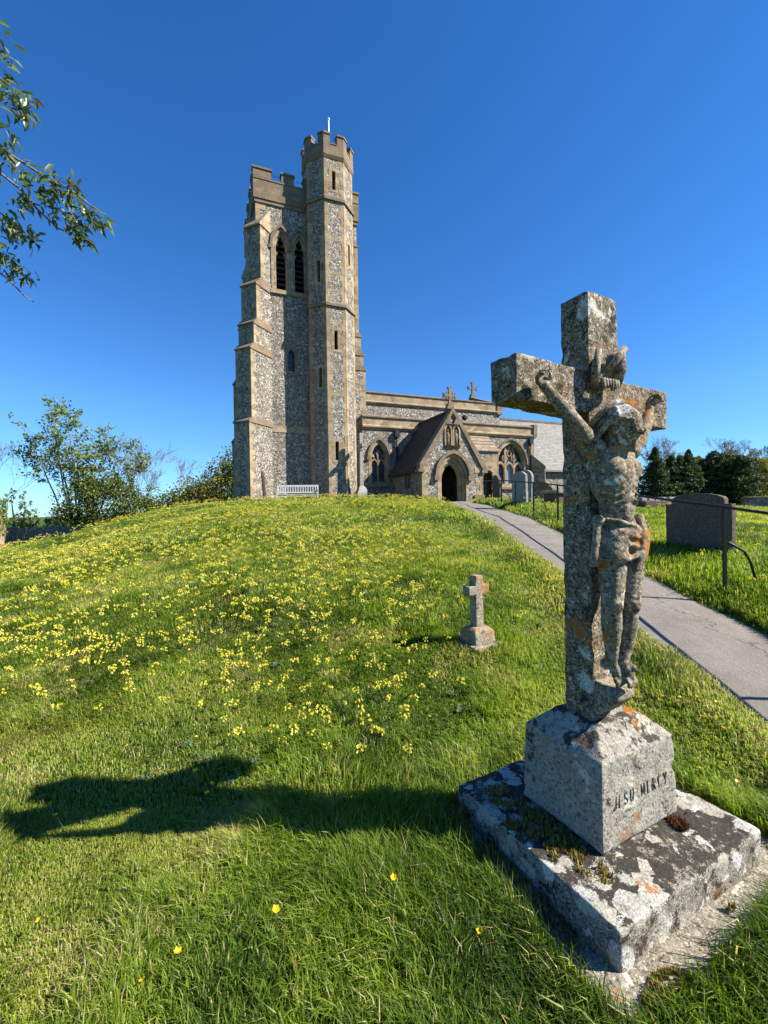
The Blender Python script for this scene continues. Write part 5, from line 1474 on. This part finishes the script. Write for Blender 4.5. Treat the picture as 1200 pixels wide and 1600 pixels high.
# ------------------------------------------------------------------ grass blades (uncountable: one object)
GRASS = m_ramp_attr('grass_blade', [(0, (.030,.062,.008)), (.25, (.090,.155,.012)), (.5, (.18,.255,.020)), (.75, (.29,.335,.045)), (.86, (.34,.33,.09)), (.93, (.42,.34,.15)), (1, (.56,.46,.26))], .45, .5, tboost=1.5, spec=.2)
def in_monument(x, y):
    dx, dy = x-CX0, y-CY0; c, s = math.cos(CROT), math.sin(CROT)
    lx, ly = dx*c + dy*s, -dx*s + dy*c
    return lx, ly
BLOCKERS = [(.875,4.16,.17), (4.70,6.50,.10), (4.07,13.0,.1)]
def scatter(n, y0, y1, seed, half=1.12, pad=.35):
    r_ = np.random.RandomState(seed)
    y = np.sqrt(r_.rand(n)*(y1*y1-y0*y0) + y0*y0); x = (r_.rand(n)*2-1)*half*(y+pad)
    return x, y
def path_dist(x, y): return np.abs(x-path_mid(y)) - path_half(y)
def keep_mask(x, y, r_, edge=.0):
    pd = path_dist(x, y)
    k = (pd > edge - .07 + .11*r_.rand(len(x))) | (y > 23.6)
    lx, ly = in_monument(x, y)
    on_slab = (lx > -.60) & (lx < .70) & (ly > -.57) & (ly < .47)
    k &= ~on_slab | ((r_.rand(len(x)) < .10) & ((lx < -.50) | (ly < -.47) | (lx > .52)) )
    k &= ~((lx > -.49) & (lx < .49) & (ly > -.45) & (ly < .45))
    for bx, by, br in BLOCKERS: k &= np.hypot(x-bx, y-by) > br
    fx, fy = (x+6.6), (y-7.0); k &= ~((np.abs(fx*.978+fy*.208) < .9) & (np.abs(-fx*.208+fy*.978) < .28) & (r_.rand(len(x)) < .93))
    # inside the church footprint nothing grows
    ca, sa = math.cos(R(22)), math.sin(R(22)); cx_, cy_ = (x+7.1)*ca+(y-24.1)*sa, -(x+7.1)*sa+(y-24.1)*ca
    k &= ~((cy_ > -.1) & (cx_ > -.4)) & ~((cx_ > 8.0) & (cx_ < 12.1) & (cy_ > -4.4))
    return k
def longness(x, y):
    """0 mown turf .. 1 rank tufts"""
    L = sstep(.46, .68, fbm(x, y, 1.6, 21, 3))*(.45 + .40*(1-sstep(2.2, 4.5, y)))
    lx, ly = in_monument(x, y)
    dm = np.maximum(np.abs(lx)-.55, np.abs(ly)-.5)
    L = np.maximum(L, (1-sstep(.02, .55, dm))*(.45+.55*vnoise(x, y, 2.4, 4)))
    pdn = x-path_mid(y)-path_half(y)
    bank = (1-sstep(.45, 1.5, pdn))*(pdn > 0)
    L = np.maximum(L, bank*(.35+.6*vnoise(x, y, 2.0, 6)))
    L = np.maximum(L, (pdn > 0)*.30)
    pdl = path_mid(y)-path_half(y)-x
    L = np.maximum(L, (1-sstep(.15, .7, pdl))*(pdl > 0)*.22)
    L = np.maximum(L, (1-sstep(.25, .65, np.hypot(x-.9, y-4.15)))*.55)
    L = np.maximum(L, (1-sstep(.3, .9, np.hypot((x-4.55)*.8, y-6.2)))*.6)
    # rank patch between camera and plinth
    L = np.maximum(L, (1-sstep(.35, 1.05, np.hypot((x-.05)*.9, y-1.62)))*(.30+.70*vnoise(x, y, 3.0, 11)))
    return np.clip(L, 0, 1)
def blades(n, y0, y1, seed, wid, hmin, hmax, dens_noise=.25, half=1.12):
    r_ = np.random.RandomState(seed)
    x, y = scatter(n, y0, y1, seed, half, 1.7 if y0 < 4.6 else .8)
    k = keep_mask(x, y, r_); k &= r_.rand(n) > dens_noise*(1-sstep(.25, .5, fbm(x, y, 3.0, 31)))
    x, y = x[k], y[k]; n = len(x)
    # gather a share of the blades into tufts
    tuft = r_.rand(n) < .55; cell = .045+.00*y
    cx_ = (np.floor(x/cell)+.5)*cell; cy_ = (np.floor(y/cell)+.5)*cell
    jx = _lat[(np.floor(x/cell).astype(int)*7) % 256, (np.floor(y/cell).astype(int)*13) % 256]-.5
    x = np.where(tuft, cx_ + jx*cell + r_.normal(size=n)*.009, x); y = np.where(tuft, cy_ + jx*cell*.7 + r_.normal(size=n)*.009, y)
    z = height(x, y)
    L = longness(x, y)
    H = (hmin + (hmax-hmin)*L*r_.uniform(.45, 1.1, n))*r_.uniform(.55, 1.25, n)
    # lie of the sward: combed by wind and mower, swirling slowly
    ang = (fbm(x, y, .55, 41)-.5)*7 + (fbm(x, y, 2.6, 43)-.5)*5 + r_.normal(size=n)*.95 + PI
    lean = np.clip(r_.normal(.75, .35, n), .05, 1.5)*(1-.35*L)
    dx, dy = np.cos(ang), np.sin(ang); sx, sy = -dy, dx
    tw_ = r_.normal(size=n)*.9; ax_, ay_ = sx*np.cos(tw_)+dx*np.sin(tw_), sy*np.cos(tw_)+dy*np.sin(tw_)
    w = wid*r_.uniform(.65, 1.35, n)*(1+.35*L)
    f = lambda a: a[:, None]
    base = np.c_[x, y, z-.012]
    m1 = base + np.c_[dx*H*lean*.22, dy*H*lean*.22, H*.55+.012]
    up2 = H*(.95-.28*lean); tip = base + np.c_[dx*H*lean*.78, dy*H*lean*.78, np.maximum(up2, .012)]
    side = np.c_[ax_*w*.5, ay_*w*.5, np.zeros(n)]
    v = np.stack([base-side, base+side, m1+side*.85, m1-side*.85, tip], 1).reshape(-1, 3)
    t = .50 + .10*sstep(.3, 1.5, -x)*(1-sstep(2.5, 5, y)) + (fbm(x, y, 1.1, 51)-.5)*1.1 + (fbm(x, y, 5, 53)-.5)*.5 + r_.normal(size=n)*.15 + (1-sstep(3, 14, y))*.0 - .12*L
    t = np.clip(t, .02, .86)
    dry = fbm(x, y, 2.2, 61, 3); pd = path_dist(x, y)
    pdry = .06 + .13*sstep(.4, 1.5, -x)*(1-sstep(2.5, 5, y)) + .40*sstep(.60, .74, dry)*(1-L*.6) + .4*(1-sstep(.05, .45, pd))*(x < path_mid(y))
    t = np.where(r_.rand(n) < pdry, r_.uniform(.84, 1.0, n), t)
    return v, np.repeat(t, 5), n
V, T, N = [], [], 0
for args in ((400000, .75, 2.3, 1, .0034, .040, .19, .22), (340000, 2.3, 4.6, 2, .0044, .042, .18, .22), (270000, 4.6, 9, 3, .0062, .050, .18, .2), (210000, 9, 17, 4, .013, .055, .17, .15), (130000, 17, 27, 5, .022, .06, .16, .1),
             (16000, .9, 3.2, 6, .013, .022, .06, .5), (26000, 3.2, 8, 7, .018, .026, .07, .4)):
    v, t, n = blades(*args); V.append(v); T.append(t); N += n
V = np.concatenate(V); T = np.concatenate(T)
b = (np.arange(N)*5)[:, None]
ql = b + np.array([0,1,2,3])[None]; tl = b + np.array([3,2,4])[None]
loops = np.concatenate([np.concatenate([ql, tl], 1).ravel()]); sizes = np.tile([4, 3], N)
me = fast_mesh('grass', V, sizes, loops, [GRASS], attrs={'tint': T})
tag(link(bpy.data.objects.new('grass', me)), 'green spring turf covering the churchyard mound', 'grass', kind='stuff')

# ------------------------------------------------------------------ flowers
YELLOW = m_ramp_attr('cowslip_yellow', [(0, (.50,.44,.04)), (.6, (.72,.64,.08)), (1, (.82,.76,.22))], .3, .6, tboost=1.1)
GOLD = m_ramp_attr('buttercup_gold', [(0, (.60,.36,.005)), (1, (.78,.52,.01))], .2, .3, tboost=1.1, spec=.5)
STALK = m_ramp_attr('flower_stalk', [(0, (.09,.13,.03)), (1, (.19,.22,.08))], .2, .6)
def cowslip_arrays(r_, h, s):
    """stalk plus a nodding one-sided head of small tubular flowers; returns stalk and head arrays (verts, quads/tris as quads)"""
    sv, sq = [], []
    lean = r_.normal(size=2)*.06*h/.14
    w = .0022*s
    tip = np.array([lean[0], lean[1], h])
    for a in (0, PI/2):
        d = np.array([math.cos(a), math.sin(a), 0])*w; o = len(sv)
        sv += [-d, d, tip+d*.7, tip-d*.7]; sq.append([o, o+1, o+2, o+3])
    hv, hq = [], []
    for k in range(r_.randint(6, 10)):
        a = r_.rand()*2*PI; rr = r_.uniform(.006, .022)*s; dn = r_.uniform(-.022, .014)*s
        c = tip + np.array([math.cos(a)*rr, math.sin(a)*rr, dn]); ax = np.array([math.cos(a)*.75, math.sin(a)*.75, -.65])
        u = np.cross(ax, [0,0,1.]); u /= np.linalg.norm(u); q_ = np.cross(ax, u); e_ = c + ax*.016*s
        o = len(hv)
        rm = .0085*s
        hv += [c-u*.003*s, c+u*.003*s, e_+u*rm, e_-u*rm, c-q_*.003*s, c+q_*.003*s, e_+q_*rm, e_-q_*rm]
        hv += [e_+u*rm, e_+q_*rm, e_-u*rm, e_-q_*rm]
        hq += [[o, o+1, o+2, o+3], [o+4, o+5, o+6, o+7], [o+8, o+9, o+10, o+11]]
    return np.array(sv), np.array(sq), np.array(hv), np.array(hq)
def buttercup_arrays(r_, h, s):
    sv, sq = [], []; lean = r_.normal(size=2)*.02; tip = np.array([lean[0], lean[1], h])
    for a in (0, PI/2):
        d = np.array([math.cos(a), math.sin(a), 0])*.0014*s; o = len(sv)
        sv += [-d, d, tip+d, tip-d]; sq.append([o, o+1, o+2, o+3])
    hv, hq = [], []; tl_ = np.array([r_.normal()*.3, r_.normal()*.3, 1.0]); tl_ /= np.linalg.norm(tl_)
    u = np.cross(tl_, [1,0,.2]); u /= np.linalg.norm(u); w = np.cross(tl_, u)
    for k in range(5):
        a = 2*PI*k/5; d = u*math.cos(a)+w*math.sin(a); sd = -u*math.sin(a)+w*math.cos(a); o = len(hv)
        hv += [tip, tip+d*.007*s+sd*.006*s+tl_*.004*s, tip+d*.0125*s+tl_*.008*s, tip+d*.007*s-sd*.006*s+tl_*.004*s]; hq.append([o, o+1, o+2, o+3])
    return np.array(sv), np.array(sq), np.array(hv), np.array(hq)
def quad_mesh(name, v, q_, mat, tint):
    return fast_mesh(name, v, np.full(len(q_), 4), q_.ravel(), [mat], attrs={'tint': tint})
def flowers(kind, arr, variants, pts, hrange, srange, label, cat, group, head_mat, seed, nmax):
    """nearest nmax as individual plants (stalk + flower head), the rest as one mass"""
    r_ = np.random.RandomState(seed)
    pts = pts[np.argsort(pts[:, 1])]
    near, far = pts[:nmax], pts[nmax:]
    protos = []
    for i in range(variants):
        sv, sq, hv, hq = arr(r_, r_.uniform(*hrange), 1.0)
        protos.append((quad_mesh('flower_stalk', sv, sq, STALK, r_.rand(len(sv))), quad_mesh('flower_head', hv, hq, head_mat, np.repeat(r_.rand(len(hq)), 4)[:len(hv)] if len(hv) == 4*len(hq) else r_.rand(len(hv)))))
    zs = height(near[:, 0], near[:, 1])
    for (x, y), z in zip(near, zs):
        sm, hm_ = protos[r_.randint(variants)]
        o = bpy.data.objects.new(kind, None); o.empty_display_size = .05; COL.objects.link(o)
        o.location = (x, y, z-.004); o.rotation_euler = (0, 0, r_.rand()*6.28); s = r_.uniform(*srange); o.scale = (s, s, s)
        tag(o, label, cat, group)
        a = bpy.data.objects.new('stalk', sm); a.parent = o; COL.objects.link(a)
        b_ = bpy.data.objects.new('flower_head', hm_); b_.parent = o; COL.objects.link(b_)
    if len(far):
        zs = height(far[:, 0], far[:, 1]); SV, SQ, HV, HQ, HT = [], [], [], [], []; so = ho_ = 0
        lib = [arr(r_, r_.uniform(*hrange), 1.0) for _ in range(14)]
        for (x, y), z in zip(far, zs):
            sv, sq, hv, hq = lib[r_.randint(14)]; s = r_.uniform(*srange)*(1 + .010*y); a = r_.rand()*6.28; c, s_ = math.cos(a), math.sin(a)
            M3 = np.array([[c,-s_,0],[s_,c,0],[0,0,1]])*s
            M3[2] /= (1 + .010*y)
            SV.append(sv@M3.T + [x,y,z]); SQ.append(sq+so); so += len(sv)
            HV.append(hv@M3.T + [x,y,z]); HQ.append(hq+ho_); ho_ += len(hv); HT.append(np.full(len(hv), r_.rand()))
        sv, hv = np.concatenate(SV), np.concatenate(HV); sq, hq = np.concatenate(SQ), np.concatenate(HQ)
        v = np.concatenate([sv, hv]); q_ = np.concatenate([sq, hq+len(sv)])
        me = fast_mesh(kind+'s', v, np.full(len(q_), 4), q_.ravel(), [STALK, head_mat], np.r_[np.zeros(len(sq), int), np.ones(len(hq), int)], {'tint': np.r_[r_.rand(len(sv)), np.concatenate(HT)]})
        tag(link(bpy.data.objects.new(kind+'s', me)), 'countless far yellow %s spread over the upper mound' % ('cowslips' if kind == 'cowslip' else 'buttercups'), cat, kind='stuff')
r_ = np.random.RandomState(99)
# cowslips: thick on the flank of the mound, thinning towards the monument and the path
def cow_density(x, y):
    u = x/np.maximum(y, .1)
    d = sstep(2.9, 4.4, y)*(1-.72*sstep(8, 16, y))
    d = d*(1-sstep(.0, .22, u)*.85)*(.55+.45*sstep(-1.0, -.55, u))
    cl = fbm(x, y, .8, 71, 3)
    return np.clip(d*(.30+1.1*sstep(.40, .66, cl)), 0, 1)
x, y = scatter(26000, 2.9, 21.5, 55, .98)
k = (r_.rand(len(x)) < cow_density(x, y)) & keep_mask(x, y, r_, .15)
cow = np.c_[x, y][k]
hand = np.array([(-.62,3.55), (-.5,3.75), (-.42,3.62), (-.55,3.35), (-.35,3.4), (-.3,3.5), (-.1,3.6), (.0,3.25), (-.15,3.05), (.1,3.5), (-.9,3.3), (-.95,3.15), (-.55,2.95), (-.45,2.95), (-.22,2.62), (-.14,2.80), (.22,3.9), (.02,4.3), (-.25,3.1), (-1.35,3.9), (-1.2,3.7), (-1.5,3.5), (-.75,3.1)])
q_ = r_.rand(130, 2); q_[:, 0] = -1.25 + 1.6*q_[:, 0]; q_[:, 1] = 2.65 + 1.6*q_[:, 1]
q_ = q_[(fbm(q_[:, 0], q_[:, 1], 2.2, 77, 2) > .52) | (r_.rand(130) < .25)]
cow = np.r_[hand, q_, cow]
flowers('cowslip', cowslip_arrays, 9, cow, (.11, .20), (.78, 1.28), 'single yellow cowslip nodding on a pale stalk in the turf', 'cowslip', 'cowslips flowering on the mound', YELLOW, 3, 290)
x, y = scatter(2200, 1.3, 12, 57, .98)
u = x/y
pr_ = (.02 + .20*(u < -.35)*(y < 6) + .34*((u > .55) & (y < 6)))*(.3+1.5*sstep(.45, .65, fbm(x, y, .9, 81)))
k = (r_.rand(len(x)) < pr_) & keep_mask(x, y, r_, .1)
hand = np.array([(.02,1.78), (.018,1.70), (.335,1.56), (-.41,1.55), (-.78,1.39), (-.72,1.39), (-.30,2.52), (-1.0,2.3), (-.95,2.3), (-1.05,2.4), (-.78,2.4), (.28,2.9), (.45,3.1), (2.0,2.6), (1.85,2.3), (1.95,2.2), (2.1,2.4), (2.0,2.75), (2.2,2.9), (2.15,3.0), (2.05,3.05), (1.98,3.1)])
but = np.r_[hand, np.c_[x, y][k]]
flowers('buttercup', buttercup_arrays, 6, but, (.07, .14), (.9, 1.25), 'single golden buttercup open in the short grass', 'buttercup', 'buttercups dotted through the grass', GOLD, 4, 280)

# broad leaved rosettes and curled brown leaves
WEED = m_ramp_attr('dock_leaf', [(0, (.055,.10,.045)), (1, (.13,.19,.10))], .3, .5)
DRYLEAF = m_flat('dry_leaf', (.25,.12,.05), .8, .35, 60)
def rosette(x, y, seed, L, label):
    o = at('leafy_weed', x, y, 0, label, 'weed', 'leaf rosettes in the turf'); r2 = np.random.RandomState(seed); n = 9
    for i in range(n):
        a = 2*PI*i/n + r2.normal()*.2; l = L*r2.uniform(.6, 1.1); d = np.array([math.cos(a), math.sin(a)]); s = np.array([-d[1], d[0]])
        v = []; nn = 6
        for k_ in range(nn+1):
            t = k_/nn; c = d*l*t; z = .01 + l*(.55*t - .45*t*t) + .01*math.sin(t*9+i); w = l*.24*math.sin(PI*min(1, t*.92+.06))**.8
            for j, q_ in ((-1, .35), (0, 0), (1, .35)): v.append((c[0]+s[0]*w*j, c[1]+s[1]*w*j, z + w*q_*.8))
        q_ = np.array([[k_*3+j, k_*3+j+1, k_*3+j+4, k_*3+j+3] for k_ in range(nn) for j in range(2)])
        me = fast_mesh('leaf', np.array(v), np.full(len(q_), 4), q_.ravel(), [WEED], attrs={'tint': np.full(len(v), r2.rand())}, smooth=True)
        link(bpy.data.objects.new('leaf', me), o)
RL = 'grey green broad leaved rosette growing in the turf'
for i in range(16):
    rosette(*((-1.5+2.1*r_.rand(), 2.3+2.6*r_.rand())), 20+i, r_.uniform(.05, .085), RL)
rosette(-1.12, 2.72, 1, .075, RL)
rosette(-.82, 2.66, 2, .075, RL)
rosette(-1.0, 3.95, 3, .09, RL)
rosette(.05, 2.42, 4, .07, RL)
for i, (x, y, a, lab) in enumerate([(-.185,1.53,.5,'curled brown leaf caught upright in the grass'), (-.32,1.47,1.9,'curled brown leaf lying flat in thin grass'), (-.30,1.70,2.6,'dry brown leaf half hidden under long grass')]):
    o = at('fallen_leaf', x, y, a, lab, 'leaf', dz=.035); v = []
    for k_ in range(6):
        t = k_/5; w = .018*math.sin(PI*(t*.9+.06))
        for j in (-1, 0, 1): v.append((t*.065-.03, w*j, .012*math.sin(t*4+i)+.012*abs(j)+.01*t))
    q_ = np.array([[k_*3+j, k_*3+j+1, k_*3+j+4, k_*3+j+3] for k_ in range(5) for j in range(2)])
    me = fast_mesh('blade', np.array(v), np.full(len(q_), 4), q_.ravel(), [DRYLEAF], smooth=True); link(bpy.data.objects.new('blade', me), o)
# ------------------------------------------------------------------ sun, sky, camera
S_EL, S_AZ = R(40.6), R(9.0)      # sun from the right of the view, a little behind the camera
sd = Vector((math.cos(S_EL)*math.cos(S_AZ), -math.cos(S_EL)*math.sin(S_AZ), math.sin(S_EL)))
sun = bpy.data.lights.new('sun', 'SUN'); sun.energy = 5.0; sun.angle = R(.53); sun.color = (1.0, .94, .83)
so = link(bpy.data.objects.new('sun', sun)); so.rotation_euler = (-sd).to_track_quat('-Z', 'Y').to_euler(); so.location = (20, -10, 30)
w = bpy.data.worlds.new('World'); scene.world = w; w.use_nodes = True
nt = w.node_tree; bg = nt.nodes['Background']
sky = nt.nodes.new('ShaderNodeTexSky'); sky.sky_type = 'NISHITA'; sky.sun_disc = False
sky.sun_elevation = S_EL; sky.sun_rotation = math.atan2(sd.x, sd.y)
sky.air_density = 1.0; sky.dust_density = 0.0; sky.ozone_density = 4.0; sky.altitude = 200
hs = nt.nodes.new('ShaderNodeHueSaturation'); hs.inputs['Saturation'].default_value = 1.25; hs.inputs['Value'].default_value = 1.0
nt.links.new(sky.outputs[0], hs.inputs['Color']); mx = nt.nodes.new('ShaderNodeMix'); mx.data_type = 'RGBA'; mx.blend_type = 'MULTIPLY'; mx.inputs[0].default_value = 1
mx.inputs[7].default_value = (.88, 1.03, 1.24, 1)          # camera white balance: cool, clear air
tc_ = nt.nodes.new('ShaderNodeTexCoord'); sx_ = nt.nodes.new('ShaderNodeSeparateXYZ'); nt.links.new(tc_.outputs['Generated'], sx_.inputs[0])
rp = nt.nodes.new('ShaderNodeValToRGB'); nt.links.new(sx_.outputs[2], rp.inputs[0])
rp.color_ramp.elements[0].position = 0.0; rp.color_ramp.elements[0].color = (.50, .76, 1, 1)
rp.color_ramp.elements[1].position = .22; rp.color_ramp.elements[1].color = (1, 1, 1, 1)
m2 = nt.nodes.new('ShaderNodeMix'); m2.data_type = 'RGBA'; m2.blend_type = 'MULTIPLY'; m2.inputs[0].default_value = 1
nt.links.new(hs.outputs[0], m2.inputs[6]); nt.links.new(rp.outputs[0], m2.inputs[7])
nt.links.new(m2.outputs[2], mx.inputs[6]); nt.links.new(mx.outputs[2], bg.inputs['Color'])
bg.inputs['Strength'].default_value = .065

cam = bpy.data.cameras.new('camera'); co = link(bpy.data.objects.new('camera', cam))
cam.sensor_fit = 'VERTICAL'; cam.sensor_height = 36.0; cam.lens = 36.0*680/1600
cam.clip_start = .05; cam.clip_end = 6000
p, r_ = R(-.4), .016
fw = Vector((0, math.cos(p), math.sin(p))); up = Vector((0, -math.sin(p), math.cos(p))); rt = Vector((1, 0, 0))
X = rt*math.cos(r_) - up*math.sin(r_); U = rt*math.sin(r_) + up*math.cos(r_)
co.matrix_world = Matrix(((X.x, U.x, -fw.x, 0), (X.y, U.y, -fw.y, 0), (X.z, U.z, -fw.z, 1.6), (0, 0, 0, 1)))
scene.camera = co
vs = scene.view_settings
vs.view_transform = 'Standard'; vs.look = 'None'; vs.exposure = 1.30; vs.gamma = 1
scene.cycles.max_bounces = 6; scene.cycles.transparent_max_bounces = 4
scene.cycles.use_denoising = True
